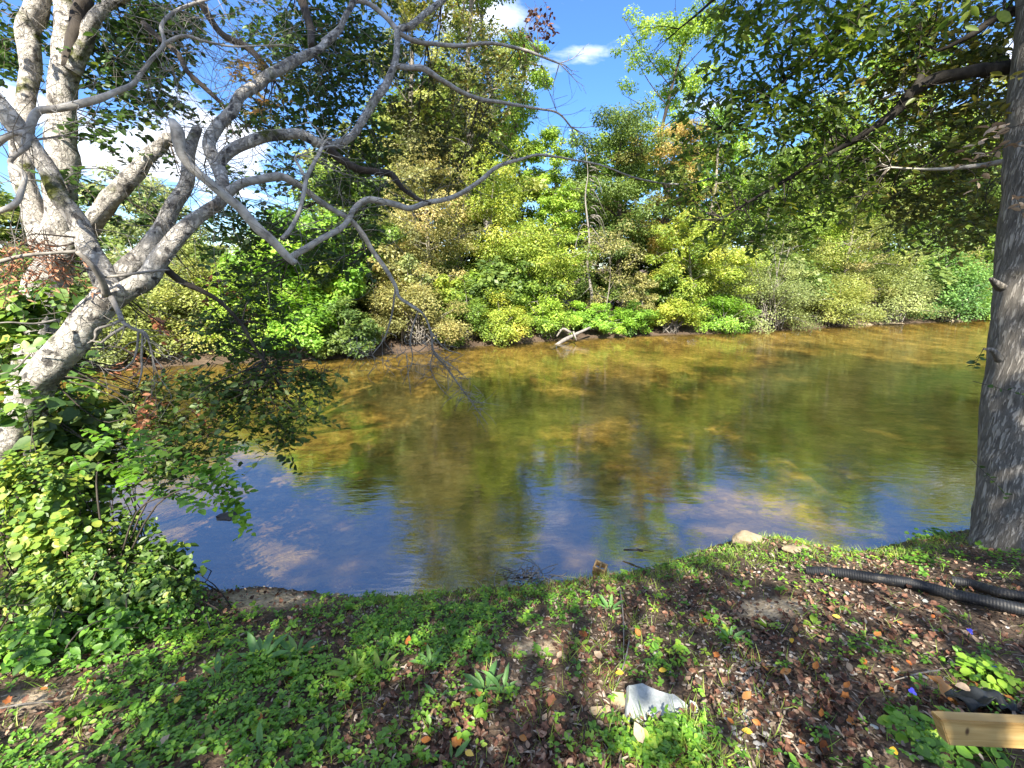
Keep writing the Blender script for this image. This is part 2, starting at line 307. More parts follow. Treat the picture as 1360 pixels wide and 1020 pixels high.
# ------------------------------------------------------------------ water
m, nt, N, L = newmat('river_water')
out = N.new('ShaderNodeOutputMaterial'); tc = N.new('ShaderNodeTexCoord')
def wav(scale, vec, det):
    mp = N.new('ShaderNodeMapping'); mp.inputs['Scale'].default_value = vec; mp.inputs['Rotation'].default_value = (0, 0, R(-12)); L.new(tc.outputs['Object'], mp.inputs[0])
    n = N.new('ShaderNodeTexNoise'); n.inputs['Scale'].default_value = scale; n.inputs['Detail'].default_value = det; n.inputs['Distortion'].default_value = .4; L.new(mp.outputs[0], n.inputs[0]); return n
w1 = wav(2.2, (.6, 1.6, 1), 3); w2 = wav(14, (.5, 1.5, 1), 5)
w3 = wav(.35, (1, 1, 1), 2)
ma = N.new('ShaderNodeMath'); ma.operation = 'MULTIPLY'; L.new(w2.outputs['Fac'], ma.inputs[0]); L.new(w3.outputs['Fac'], ma.inputs[1])
mm = N.new('ShaderNodeMath'); mm.operation = 'MULTIPLY_ADD'; mm.inputs[1].default_value = .6; L.new(ma.outputs[0], mm.inputs[0]); L.new(w1.outputs['Fac'], mm.inputs[2])
b = N.new('ShaderNodeBump'); b.inputs['Strength'].default_value = .36; b.inputs['Distance'].default_value = .011; L.new(mm.outputs[0], b.inputs['Height'])
fr = N.new('ShaderNodeFresnel'); fr.inputs['IOR'].default_value = 1.33; L.new(b.outputs[0], fr.inputs['Normal'])
tr = N.new('ShaderNodeBsdfTransparent'); tr.inputs[0].default_value = (.79, .72, .48, 1)
silt = N.new('ShaderNodeBsdfDiffuse'); silt.inputs[0].default_value = (.44, .35, .10, 1)
ms = N.new('ShaderNodeMixShader'); ms.inputs[0].default_value = .07; L.new(tr.outputs[0], ms.inputs[1]); L.new(silt.outputs[0], ms.inputs[2])
gl = N.new('ShaderNodeBsdfGlossy'); gl.inputs['Roughness'].default_value = .015; L.new(b.outputs[0], gl.inputs['Normal'])
mw = N.new('ShaderNodeMixShader'); mf = N.new('ShaderNodeMapRange'); mf.inputs[1].default_value = .02; mf.inputs[2].default_value = .75; mf.inputs[3].default_value = .38; mf.inputs[4].default_value = .40; L.new(fr.outputs[0], mf.inputs[0]); L.new(mf.outputs[0], mw.inputs[0]); L.new(ms.outputs[0], mw.inputs[1]); L.new(gl.outputs[0], mw.inputs[2]); L.new(mw.outputs[0], out.inputs[0])
wt = mesh_np('water', np.array([[-220,-160,0],[220,-160,0],[220,260,0],[-220,260,0]]), [0,1,2,3], [4], m); tag(wt, kind='structure')

# ------------------------------------------------------------------ generic trees and shrubs
def gen_tree(name, label, cat, base, H, cr, cb, mat, bark, nleaf, lsz, seed, group=None, nb=20, dens_h=None, lean=(0,0), sub=5, spread=.22, flat=.6, tr=None, tvar=.22, up=.35, shape=.75, tmpl=T_DIA, tintbias=0.0):
    g = np.random.default_rng(seed)
    root = empty(name, base, label, cat, group)
    tb = Tubes(); r0 = tr or (.010*H+.05)
    npt = 6; hs = np.linspace(-.3/H, .93, npt)
    wx = np.cumsum(g.normal(0, .018*H, npt)); wy = np.cumsum(g.normal(0, .018*H, npt)); wx[:2] = 0; wy[:2] = 0
    tp = np.array([[base[0]+wx[k]+lean[0]*hs[k], base[1]+wy[k]+lean[1]*hs[k], base[2]+hs[k]*H, r0*(1-.85*max(hs[k],0))] for k in range(npt)])
    tb.add(tp, 8, 4, .04, seed); tk = tb.build('trunk', bark, root)
    def on_trunk(f): return np.array([np.interp(f, hs, tp[:, c]) for c in range(4)])
    bt = Tubes(); CC = []; CR = []; CT = []
    az = g.uniform(0, 6.28)
    for k in range(nb):
        f = cb + (.92-cb)*((k+g.uniform(0,.8))/nb); az += 2.4+g.normal(0,.3)
        s = on_trunk(f); rel = (f-cb)/(1-cb)
        ln = cr*(math.sin(math.pi*min(1, (rel*.86+.14)))**shape)*g.uniform(.65, 1.15)
        rise = ln*(up+.5*rel)*g.uniform(.5, 1.3)
        d = np.array([math.cos(az), math.sin(az)])
        pts = [s]
        for t in (.35, .7, 1.0):
            o = g.normal(0, .06*ln, 3)
            pts.append(np.array([s[0]+d[0]*ln*t+o[0], s[1]+d[1]*ln*t+o[1], s[2]+rise*(t-.35*t*t)+o[2], max(.006, s[3]*.38*(1-.75*t))]))
        pts[0] = np.append(s[:3], s[3]*.42)
        bt.add(pts, 5, 3)
        P = np.array(pts)
        for q in range(sub):
            t = g.uniform(.3, 1.05); seg = min(2, int(t*3)); u = t*3-seg
            c = P[seg, :3]*(1-u)+P[seg+1, :3]*u
            c2 = c + g.normal(0, 1, 3)*np.array([.17, .17, .12])*cr
            bt.add([np.append(c, .012), np.append(c2, .005)], 4, 1)
            CC.append(c2); CR.append(cr*spread*g.uniform(.6, 1.35)); CT.append(g.normal(.42+tintbias, tvar*.75))
    bt.build('branches', bark, root)
    CC = np.array(CC); CR = np.array(CR); CT = np.array(CT)
    w = CR**2; w /= w.sum(); idx = g.choice(len(CC), nleaf, p=w)
    dirs = randdir(nleaf, g); rad = g.uniform(.15, 1, nleaf)**.5
    off = dirs*rad[:, None]*CR[idx][:, None]; off[:, 2] *= flat
    C = CC[idx]+off
    ok = C[:, 2] > height(C[:, 0], C[:, 1])*.5+.06; C = C[ok]; idx = idx[ok]; off = off[ok]
    n = len(C)
    Nn = np.array([0, 0, .9]) + .8*off/np.linalg.norm(off, axis=1, keepdims=True)*1.0 + g.normal(0, .45, (n, 3))
    D = off + g.normal(0, 1, (n, 3))*CR[idx][:, None]*.7 + np.array([0, 0, -.2*cr*.2])
    leaves('foliage', C, lsz*g.uniform(.6, 1.35, n), Nn, D, CT[idx]+g.normal(0, .16, n), mat, root, tmpl)
    return root
def gen_shrub(name, label, cat, base, rx, ry, h, mat, nleaf, lsz, seed, ncl=60, group=None, stem=None, tmpl=T_DIA, tvar=.22, tb=0.0, spread=.24, lo=.0):
    g = np.random.default_rng(seed)
    root = empty(name, base, label, cat, group)
    st = Tubes(); CC = []; CR = []; CT = []
    for k in range(ncl):
        th = g.uniform(0, 6.28); e = g.uniform(lo, 1)**.8; ca = math.sqrt(max(0, 1-e*e)) if g.uniform() > .25 else g.uniform(0, 1)*math.sqrt(max(0, 1-e*e))
        r = g.uniform(.6, 1.12) if g.uniform() > .12 else g.uniform(1.1, 1.4)
        c = np.array([base[0]+rx*ca*math.cos(th)*r, base[1]+ry*ca*math.sin(th)*r, base[2]+h*e*r])
        CC.append(c); CR.append((rx+h)*.5*spread*g.uniform(.6, 1.35)); CT.append(g.normal(.45+tb, tvar*.7))
        if True:
            b0 = np.array([base[0]+g.normal(0, rx*.15), base[1]+g.normal(0, ry*.15), base[2]-.05])
            mid = (b0+c)/2+np.array([0, 0, h*.12]); rr = .008*h+.006
            st.add([np.append(b0, rr), np.append(mid, rr*.7), np.append(c+(c-b0)*g.uniform(-.05, .13), rr*.25)], 4, 3)
    st.build('stems', stem or M['twig'], root)
    CC = np.array(CC); CR = np.array(CR); CT = np.array(CT)
    w = CR**2; w /= w.sum(); idx = g.choice(ncl, nleaf, p=w)
    off = randdir(nleaf, g)*(g.uniform(.1, 1, nleaf)**.5)[:, None]*CR[idx][:, None]; off[:, 2] *= .7
    C = CC[idx]+off
    hh = height(C[:, 0], C[:, 1]); ok = C[:, 2] > np.maximum(hh, 0)+.03; C = C[ok]; idx = idx[ok]; off = off[ok]; n = len(C)
    rel = C-np.array(base); rel /= np.linalg.norm(rel, axis=1, keepdims=True)+1e-6
    Nn = np.array([0, 0, .7]) + .7*rel + g.normal(0, .45, (n, 3))
    D = off + g.normal(0, 1, (n, 3))*CR[idx][:, None]*.8
    leaves('foliage', C, lsz*g.uniform(.6, 1.35, n), Nn, D, CT[idx]+g.normal(0, .16, n), mat, root, tmpl)
    return root

def fb(px, back=1.0):
    """a base point on the far bank, `back` metres behind the water's edge, seen in column px"""
    v = FWD + RT*(px-CX)/F; v2 = v[:2]/np.linalg.norm(v[:2])
    for t in np.arange(8, 140, .1):
        p2 = v2*t
        if -edge_d(np.array([p2[0]]), np.array([p2[1]]), FE)[0] > 0:
            p2 = v2*(t+back); return np.array([p2[0], p2[1], H1(*p2)])
def top_h(b, py):
    """tree height so that its top shows at image row py"""
    q = b[:2]; z = np.dot(np.array([q[0], q[1], 0]), np.array([0, 1, 0]))
    # solve (CY-py)/F = (q.UP)/(q.FWD) for height
    k = (CY-py)/F
    # dy, dz: (dy*sin+dz*cos) = k (dy*cos - dz*sin)
    s, c = math.sin(PITCH), math.cos(PITCH); dy = b[1]
    dz = dy*(k*c-s)/(c+k*s)
    return dz+CAM[2]-b[2]
def pxw(b, px_w):  # width in metres for px_w pixels at base depth
    return px_w/F*b[1]

# far bank, first row: (name, kind, px, back, top_py, half width px, mat, nleaf, seed, label)
def ftree(px, back, top, hw, mat, n, seed, label, cb=.25, bark=None, lsz=.17, **kw):
    b = fb(px, back); H = top_h(b, top)/1.0
    gen_tree('tree', label, 'tree', b, H, pxw(b, hw)*1.08, cb, LF[mat], bark or M['bark_far'], int(n*1.8), lsz*.8, seed, **kw)
def fshrub(px, back, top, hw, mat, n, seed, label, lsz=.14, depth=None, name='shrub', **kw):
    b = fb(px, max(.35, back-.7)); h = top_h(b, top)
    gen_shrub(name, label, 'shrub', b, pxw(b, hw)*1.12, depth or max(1.1, pxw(b, hw)*.75), h, LF[mat], int(n*1.4), lsz*.82, seed, **kw)

ftree(235, 8, 238, 60, 'pale', 9000, 101, 'pale green tree on the far bank showing between the pale leaning limbs at left', cb=.15)
ftree(345, 7, 335, 60, 'olive', 7000, 102, 'low olive tree behind the pale willow shrubs on the far left bank', cb=.12)
ftree(428, 2.2, 300, 62, 'fresh', 13000, 103, 'broad-leaved bright green tree leaning over the water left of the tan bush', cb=.08, lsz=.2, spread=.25)
ftree(480, 3.2, 215, 56, 'mid', 12000, 104, 'dark green tree between the bright broad-leaved tree and the tan-leaved tree', cb=.12)
ftree(560, 3.5, 175, 62, 'tan', 15000, 105, 'tan and olive autumn-leaved tree with pinkish top left of the tall bare stems', cb=.15, lsz=.13, spread=.26, tvar=.3)
ftree(615, 6, -190, 62, 'olive', 11000, 106, 'tallest thin tree with sparse olive leaves rising out of the frame left of centre', cb=.35, lsz=.16, up=.9, nb=24, spread=.2)
ftree(655, 7, -120, 52, 'mid', 8000, 107, 'tall tree with several pale upright stems and loose leaves left of the blue sky gap', cb=.3, up=1.0, bark=M['snag'])
ftree(640, 4.2, 205, 56, 'yellow', 12000, 108, 'orange-tinged olive tree beneath the tall sparse stems', cb=.15, lsz=.13, spread=.25, tvar=.3)
ftree(700, 2.6, 305, 58, 'yellow', 15000, 109, 'rounded yellow-green tree above the far bank left of the fallen log', cb=.06, lsz=.13, spread=.28, tintbias=-.1)
ftree(730, 8, 150, 34, 'lime', 7000, 110, 'light green pointed tree in the gap left of the tall dark tree', cb=.2, lsz=.18)
ftree(742, 4.5, 245, 30, 'lime', 5000, 111, 'small lime green tree behind the yellow-green rounded tree', cb=.25)
ftree(815, 5, 130, 60, 'dark', 17000, 112, 'tall dense dark green tree with rusty top right of the sky gap', cb=.25, lsz=.15, bark=M['bark_dark'], spread=.24, tr=.2)
ftree(862, 7, -10, 62, 'lime', 8000, 113, 'tall light green tree whose open crown stands out against the blue sky', cb=.55, lsz=.17, up=1.1, spread=.17, tr=.2, bark=M['bark_dark'], nb=16)
ftree(868, 4.6, 150, 52, 'rust', 13000, 114, 'rust-tinted olive tree just right of the dense dark tree', cb=.25, lsz=.13, tvar=.35, bark=M['bark_dark'])
ftree(925, 7, 130, 44, 'fresh', 9000, 115, 'bright green tree behind the yellow-green tree, left of the hanging branch tips', cb=.2)
ftree(905, 1.6, 285, 52, 'yellow', 15000, 116, 'yellow-green tree leaning over the dark undercut far bank', cb=.1, lsz=.14, spread=.24)
ftree(990, 5, 190, 52, 'mid', 12000, 117, 'mid green tree behind the grey-green willow bush', cb=.15)
ftree(1060, 6, 120, 60, 'lime', 12000, 118, 'tall light green tree showing under the right-hand canopy', cb=.2)
ftree(1100, 3.5, 235, 62, 'olive', 20000, 119, 'large pale olive tree on the far right bank', cb=.05, lsz=.13, spread=.28)
ftree(1160, 8, 150, 62, 'mid', 12000, 120, 'dark green tree standing behind the large pale olive tree', cb=.2, lsz=.22)
ftree(1240, 8, 170, 60, 'dark', 12000, 121, 'shaded dark tree behind the layered green shrubs at far right', cb=.2, lsz=.24)
ftree(1320, 9, 150, 60, 'mid', 9000, 122, 'far tree partly hidden behind the rough right-hand trunk', cb=.2, lsz=.25)
ftree(560, 9, -60, 46, 'olive', 8000, 123, 'thin tall olive tree behind the tan-leaved tree, reaching the top of the frame', cb=.4, up=.9, lsz=.19, nb=24, spread=.18)
ftree(700, 9, 40, 36, 'lime', 6000, 124, 'thin light green tree at the left side of the blue sky gap', cb=.4, up=.9, lsz=.2, spread=.2)
ftree(1150, 11, 60, 60, 'lime', 9000, 125, 'tall light green tree glimpsed through the gaps of the right-hand canopy', cb=.3, lsz=.27)
ftree(1270, 12, 60, 60, 'yellow', 9000, 126, 'tall yellow-green tree glimpsed beside the rough right-hand trunk', cb=.3, lsz=.3)
g = np.random.default_rng(91)
for k, px in enumerate([205,265,320,385,440,505,545,590,640,685,720,800,845,880,935,965,1030,1065,1120,1180,1250,1300]):
    mt = ['lime','olive','pale','mid','yellow','tan'][g.integers(6)]
    b = fb(px, g.uniform(.8, 2.2)); H = top_h(b, g.uniform(300, 370))*g.uniform(.85, 1.1)
    gen_tree('sapling', 'slender sapling standing among the bushes of the far bank', 'sapling', b, H, H*.30, .12, LF[mt], M['bark_far'], 3600, g.uniform(.08, .15), 1500+k, group='slender saplings among the far bank bushes', nb=14, sub=4, spread=.30, up=.8, tr=.035)
# low shrubs along the far water's edge
fshrub(60, 1.0, 410, 50, 'mid', 7000, 221, 'green bush at the far waterline behind the leaning trunk base', lsz=.10)
fshrub(118, 1.0, 425, 45, 'pale', 7000, 222, 'small pale bush at the far waterline right of the leaning trunk base', lsz=.09)
fshrub(170, 1.2, 395, 55, 'olive', 8000, 201, 'low olive bush on the far bank behind the leaning trunk', lsz=.11)
fshrub(225, 2.4, 345, 55, 'pale', 11000, 202, 'pale yellowish willow bush at the far water edge on the left', lsz=.10)
fshrub(290, 2.0, 358, 50, 'olive', 10000, 203, 'pale olive willow bush right of the yellowish one on the far left bank', lsz=.10, tb=.15)
fshrub(345, 1.4, 372, 42, 'lime', 9000, 204, 'light green bush left of the broad-leaved tree', lsz=.11)
fshrub(405, .9, 395, 42, 'fresh', 8000, 205, 'bright green leafy bush hanging to the water below the broad-leaved tree', lsz=.16)
fshrub(470, .9, 415, 34, 'dark', 6000, 206, 'dark leafy bush low at the water left of the grey twig bush', lsz=.14)
fshrub(555, 1.3, 375, 55, 'tan', 14000, 207, 'greyish tan bush full of dead twigs hanging over the far water', lsz=.10, tb=-.02)
fshrub(620, 1.6, 395, 40, 'mid', 7000, 208, 'green bush between the tan twiggy bush and the yellow-green tree', lsz=.12)
fshrub(665, 1.0, 405, 36, 'yellow', 8000, 209, 'small yellow-green bush touching the water left of the log', lsz=.11)
fshrub(722, 1.2, 400, 30, 'lime', 6500, 210, 'lime green bush directly behind the fallen log', lsz=.11)
fshrub(788, 1.5, 408, 36, 'fresh', 9000, 211, 'bright green weedy bush on the open bank right of the fallen log', lsz=.12, tb=.15, spread=.18)
fshrub(832, 1.2, 412, 28, 'fresh', 6000, 212, 'dark shaded green bush right of the bright weeds', lsz=.12, tb=-.2)
fshrub(885, .7, 405, 34, 'yellow', 6000, 213, 'drooping yellow-green bush over the undercut bank', lsz=.13, lo=.25)
fshrub(950, .9, 398, 34, 'fresh', 7000, 214, 'low deep green bush left of the grey-green willow', lsz=.12, tb=-.1)
fshrub(1010, 1.2, 335, 50, 'pale', 15000, 215, 'grey-green willow bush with bare whitish twigs at the water', lsz=.11, tb=-.1)
fshrub(1090, 1.2, 375, 48, 'olive', 12000, 216, 'olive bush below the large pale olive tree', lsz=.12)
fshrub(1160, 1.4, 350, 55, 'pale', 13000, 217, 'pale green spreading bush on the right far bank', lsz=.13)
fshrub(1225, 1.6, 335, 52, 'blue_green', 12000, 218, 'layered blue-green bush left of the brightest right-hand bush', lsz=.16)
fshrub(1285, 1.6, 340, 50, 'fresh', 12000, 219, 'bright layered green bush beside the rough right-hand trunk', lsz=.18, tb=.1)
fshrub(1340, 1.6, 330, 50, 'mid', 8000, 220, 'green far-bank bush partly behind the rough right-hand trunk', lsz=.2)
# forest row behind: three kinds, copied
def copy_tree(o):
    c = o.copy(); col.objects.link(c)
    for ch in o.children:
        d = ch.copy(); col.objects.link(d); d.parent = c
    return c
protos = []
for k, (mt, sd) in enumerate((('mid', 301), ('olive', 302), ('dark', 303))):
    protos.append(gen_tree('forest_tree', 'forest tree filling the gaps behind the front row of riverbank trees', 'tree', np.array([0, 60., 1.]), 10.5, 3.2, .08, LF[mt], M['bark_far'], 9000, .3, sd, group='forest trees behind the front row', nb=22))
g = np.random.default_rng(5); k = 0
for px, hmul, bk in [(-20,.5,8),(60,.5,9),(130,.45,10),(190,.42,12),(290,.3,12),(370,.3,12),(450,.6,11),(520,.85,11),(575,1.05,12),(640,1.2,13),(700,.85,12),(775,.7,12),(820,1.0,12),(890,1.05,12),(960,.9,13),(1020,.95,13),(1090,1.1,14),(1150,1.1,14),(1210,1.2,15),(1270,1.2,14),(1330,1.3,15),(1400,1.3,14),(545,.6,8),(850,.5,9),(690,.45,8)]:
    o = protos[k % 3] if k < 3 else copy_tree(protos[k % 3])
    b_ = fb(px, bk+g.uniform(-1, 1)); o.location = Vector([float(c) for c in b_]); s = hmul*g.uniform(.92, 1.08); o.scale = (s*1.1+.15, s*1.1+.15, s); o.rotation_euler = (0, 0, g.uniform(0, 6.28)); k += 1

up_ = gen_shrub('understory_bush', 'shaded bush filling the wood behind the front shrubs of the far bank', 'bush', np.array([0, 60., 1.]), 2.2, 1.6, 2.6, LF['dark'], 7000, .2, 310, group='understory bushes behind the far bank')
for k, px in enumerate(range(-40, 1400, 62)):
    o = up_ if k == 0 else copy_tree(up_)
    b_ = fb(px, 4.2+1.2*math.sin(k*2.1)); o.location = Vector([float(c) for c in b_]); s = .9+.25*math.sin(k*1.3); s *= 1+.35*(px > 1000); o.scale = (s*1.1, s, s); o.rotation_euler = (0, 0, k*1.1)
# grey dead snag and fallen log on the far bank
b_ = fb(782, 2.6); rt = empty('dead_snag', b_, 'grey leafless dead tree with drooping limbs right of the yellow-green tree', 'dead tree')
t = Tubes(); Hs = top_h(b_, 195)
t.add([[b_[0], b_[1], b_[2]-.2, .085],[b_[0]-.02, b_[1], b_[2]+Hs*.15, .075],[b_[0]-.28, b_[1]+.1, b_[2]+Hs*.35, .06],[b_[0]-.25, b_[1], b_[2]+Hs*.5, .05],[b_[0]-.5, b_[1], b_[2]+Hs*.72, .035],[b_[0]-.42, b_[1], b_[2]+Hs*.86, .02],[b_[0]-.6, b_[1], b_[2]+Hs, .008]], 7, 5, .12); t.build('trunk', M['snag'], rt)
t = Tubes(); g = np.random.default_rng(9)
for k in range(34):
    f = g.uniform(.12, .98)**.8; z = b_[2]+Hs*f; x0 = b_[0]-.4*f; sgn = 1 if g.uniform() < .65 else -1; l = (1.25-f)*g.uniform(.8, 1.9)
    l *= g.uniform(.35,1.25); t.add([[x0, b_[1], z, .022],[x0+sgn*l*g.uniform(.2,.5), b_[1]-g.uniform(-.3,.6), z-l*g.uniform(-.15,.4), .014],[x0+sgn*l*g.uniform(.5,1.1), b_[1]-g.uniform(-.4,.9), z-l*g.uniform(.2,1.5), .004]], 4, 4)
t.build('limbs', M['snag'], rt)
a = onz(731, 455, .05); a[1] -= .3; c = onz(781, 450, 0); c[2] = .8; c[1] -= .1
rt = empty('fallen_log', a, 'bare pale fallen log slanting down the far bank into the water', 'log')
t = Tubes(); t.add([[*a[:2], -.15, .07],[*(a[:2]*.6+c[:2]*.4), .16, .08],[*(c+np.array([.05,0,-.3])), .05]], 8, 5, .08)
t.build('stem', M['snag'], rt)
t = Tubes(); mid = a*.5+c*.5; t.add([[mid[0], mid[1], .38, .06],[mid[0]-.35, mid[1]-.1, .55, .05],[mid[0]-.6, mid[1]-.2, .25, .03]], 6, 4); t.add([[mid[0]+.1, mid[1], .42, .05],[mid[0]+.2, mid[1]-.3, .1, .02]], 6, 4); t.build('limb', M['snag'], rt)
# flat pale rocks on the far waterline
def rock(name, label, c, r, mat, seed, parent=None, group=None, cuts=3, flat=.35):
    import bmesh
    bm = bmesh.new(); bmesh.ops.create_icosphere(bm, subdivisions=cuts, radius=1)
    g = np.random.default_rng(seed); pl = [(Vector(d), g.uniform(.55, .9)) for d in randdir(11, g)]
    for v in bm.verts:
        for d, h in pl:
            q = v.co.dot(d)
            if q > h: v.co -= d*(q-h)
        v.co *= 1+.07*mnoise.noise(v.co*2.3+Vector((seed, 0, 0)))+.03*mnoise.noise(v.co*7)
    me = bpy.data.meshes.new(name); 
    for v in bm.verts: v.co = Vector((v.co.x*r[0], v.co.y*r[1], v.co.z*r[2]))
    bm.to_mesh(me); bm.free(); me.materials.append(mat)
    o = bpy.data.objects.new(name, me); col.objects.link(o); o.location = Vector([float(x) for x in c]); o.rotation_euler = (0, 0, g.uniform(0, 6)) if group or parent is None and seed < 1000 else (0, 0, 0)
    if label: tag(o, label, 'rock', group)
    return o
M['rock_pale'] = surfmat('pale_rock', [(.3,(.16,.125,.08)),(.55,(.30,.24,.16)),(.8,(.44,.37,.27))], (8,8,8), 8, .5, .01)
M['rock_white'] = surfmat('white_rock', [(.3,(.22,.24,.23)),(.5,(.36,.385,.375)),(.75,(.50,.52,.51))], (24,24,24), 8, .7, .006, blotch=((.40,.38,.30), 9, .60, .72))
M['rock_tan'] = surfmat('tan_rock', [(.3,(.28,.20,.12)),(.55,(.40,.31,.20)),(.8,(.5,.42,.3))], (14,14,14), 8, .5, .006)
M['rock_dark'] = surfmat('wet_dark_rock', [(.3,(.02,.018,.015)),(.55,(.05,.042,.032)),(.8,(.10,.085,.06))], (8,8,8), 6, .5, .01, rough=.4, spec=.5)
for k, (px, w, lb) in enumerate([(1145,.8,'flat pale stone at the far waterline below the pale spreading bush'),(1178,1.1,'longest flat pale stone at the far waterline on the right'),(1270,.6,'small flat stone at the far waterline near the right-hand trunk')]):
    q = onz(px, [432,431,427][k], 0); rock('rock', lb, [q[0], q[1]+.1, .03], (w, .3, .12), M['rock_pale'], 1100+k)

# ------------------------------------------------------------------ near left trees
def tube_px(t, pts, sides=10, sub=5, rough=.05, seed=0, wig=0):
    t.add([np.append(pr(x, y, d), r*d/F) for x, y, d, r in pts], sides, sub, rough, seed, wig)
skel = []   # near-left limb points that twigs and sprays hang on
LIMB_K = {1:.56,2:.60,3:.62,4:.64,5:.85,21:.62,22:.62,23:.70,24:.65,29:.7,30:.7,12:.75,10:.8,9:.8,13:.75,14:.8}
def limb(name, pts, mat, parent, sides=12, rough=.05, seed=0):
    pts = [(x, y, d, r*LIMB_K.get(seed, .9 if r < 8 else 1)) for x, y, d, r in pts]
    t = Tubes(); tube_px(t, pts, sides, 8, rough*1.3, seed, .10)
    x, y, d, r = pts[-1]
    if r < 2.6 and seed != 9:
        g = np.random.default_rng(seed+500); e = pr(x, y, d); v0 = e-pr(*pts[-2][:3]); v0 /= np.linalg.norm(v0); rr = r*d/F
        for q in range(4):
            v = v0+g.normal(0, .45, 3); p_ = e.copy(); row = [np.append(p_-v0*.02, rr*.8)]
            for w_ in range(4):
                v = v+g.normal(0, .3, 3); v /= np.linalg.norm(v); p_ = p_+v*g.uniform(.06, .16); row.append(np.append(p_, rr*.7*(1-.22*(w_+1))))
                if w_ < 3: t.add([np.append(p_, rr*.35), np.append(p_+(v+g.normal(0,.7,3))*.1, rr*.2)], 3, 1)
            t.add(row, 5, 3)
    P = smooth_path([np.append(pr(x, y, d), r*d/F) for x, y, d, r in pts], 6); skel.extend(P.tolist())
    return t.build(name, mat, parent)
gpA = pr(-25, 700, 3.5); 
A = empty('leaning_tree', [gpA[0], gpA[1], H1(gpA[0], gpA[1])], 'pale mottled forked tree leaning right over the water at the left edge', 'tree')
limb('trunk', [(-50,780,3.6,48),(-25,690,3.5,42),(2,600,3.42,37),(28,547,3.38,37),(60,497,3.34,34),(100,445,3.3,32),(140,398,3.3,32),(150,375,3.3,28)], M['bark_pale'], A, 20, .045, 1)
limb('limb', [(150,395,3.32,24),(128,350,3.32,22),(105,300,3.3,20),(80,255,3.25,19),(52,212,3.2,18),(15,160,3.1,19),(-40,100,3.0,19)], M['bark_pale'], A, 16, .04, 2)
limb('limb', [(140,400,3.35,20),(165,362,3.42,20),(200,325,3.5,19),(232,275,3.6,16),(248,235,3.65,13),(252,200,3.7,11),(262,170,3.75,9)], M['bark_pale'], A, 16, .05, 3)
limb('limb', [(145,402,3.3,22),(180,378,3.3,20),(215,345,3.35,17),(240,308,3.4,16),(272,282,3.5,13),(298,258,3.55,12),(290,225,3.65,12),(278,190,3.75,12),(290,168,3.8,12),(325,125,3.95,11),(365,95,4.1,10),(405,75,4.25,9),(430,60,4.4,7),(452,35,4.5,6),(480,-20,4.6,5)], M['bark_pale'], A, 16, .05, 4)
limb('limb', [(288,225,3.65,8),(298,207,3.7,9),(330,190,3.8,8.5),(365,180,3.9,8),(400,177,4.05,7.5),(430,192,4.2,7),(460,188,4.3,6),(482,160,4.4,6),(503,125,4.5,6),(522,92,4.6,5.5),(528,60,4.65,5),(529,40,4.7,5),(545,34,4.75,5),(565,18,4.8,4.5),(598,-8,4.9,4)], M['bark_pale'], A, 10, .04, 5)
limb('limb', [(525,88,4.6,4.5),(545,90,4.7,4),(562,92,4.75,5),(590,108,4.85,3.5),(625,128,5,3),(660,135,5.1,2.6),(700,142,5.2,2),(740,150,5.3,1.5),(760,170,5.4,1)], M['bark_grey'], A, 8, .04, 6)
limb('limb', [(529,44,4.7,3.5),(560,57,4.8,3.2),(610,60,4.9,2.8),(660,58,5,2.4),(700,68,5.1,2),(745,85,5.2,1.2)], M['bark_grey'], A, 7, .04, 7)
limb('limb', [(529,42,4.7,4),(510,20,4.7,4),(490,5,4.7,3.5),(470,3,4.7,3),(455,30,4.6,3),(430,55,4.5,4)], M['bark_grey'], A, 7, .04, 8)
limb('limb', [(300,258,3.55,9),(322,243,3.6,7),(350,238,3.7,6.5),(375,236,3.8,6),(400,248,3.95,5),(425,266,4.1,5),(446,282,4.2,4.5),(470,296,4.3,4.5),(495,332,4.45,4),(512,358,4.5,3.6),(526,382,4.6,3),(532,396,4.6,2.4),(560,415,4.7,1.8)], M['bark_grey'], A, 9, .05, 9)
limb('limb', [(385,342,3.9,5),(410,328,4.0,5),(438,312,4.1,5),(458,298,4.2,4.8),(472,275,4.3,4.6),(490,265,4.4,4.8),(520,271,4.5,4.8),(545,276,4.6,4.5),(570,269,4.7,4.5),(600,263,4.8,4),(630,245,4.9,3.6),(660,222,5,3),(690,212,5.1,2.6),(716,206,5.2,2.2),(760,212,5.4,1.6),(800,220,5.5,1.5),(850,238,5.7,1.5),(900,245,5.8,1.4),(940,238,6.0,1.2),(965,225,6.1,.8)], M['bark_grey'], A, 9, .06, 10)
limb('limb', [(432,193,4.2,6),(450,210,4.25,6),(475,224,4.35,5),(500,228,4.45,4.5),(520,232,4.5,4.5),(535,250,4.55,3.5),(555,265,4.65,3.2),(572,270,4.7,3)], M['bark_dark'], A, 8, .06, 11)
limb('dead_limb', [(228,160,3.2,6),(236,175,3.2,10),(243,205,3.22,8.5),(265,232,3.28,8),(300,262,3.35,8),(340,298,3.45,8),(372,330,3.55,7),(392,350,3.6,6)], M['bark_grey'], A, 12, .05, 12)
limb('dead_limb', [(374,318,3.6,4),(385,305,3.65,4),(396,285,3.7,3.8),(402,262,3.75,3.6),(408,235,3.8,3.5),(420,212,3.9,3.2),(428,195,4,3)], M['bark_grey'], A, 8, .05, 13)
limb('dead_limb', [(402,262,3.75,3),(406,240,3.8,2.8),(398,222,3.8,2.5),(392,210,3.8,2),(400,205,3.8,1.2)], M['bark_grey'], A, 7, .05, 14)
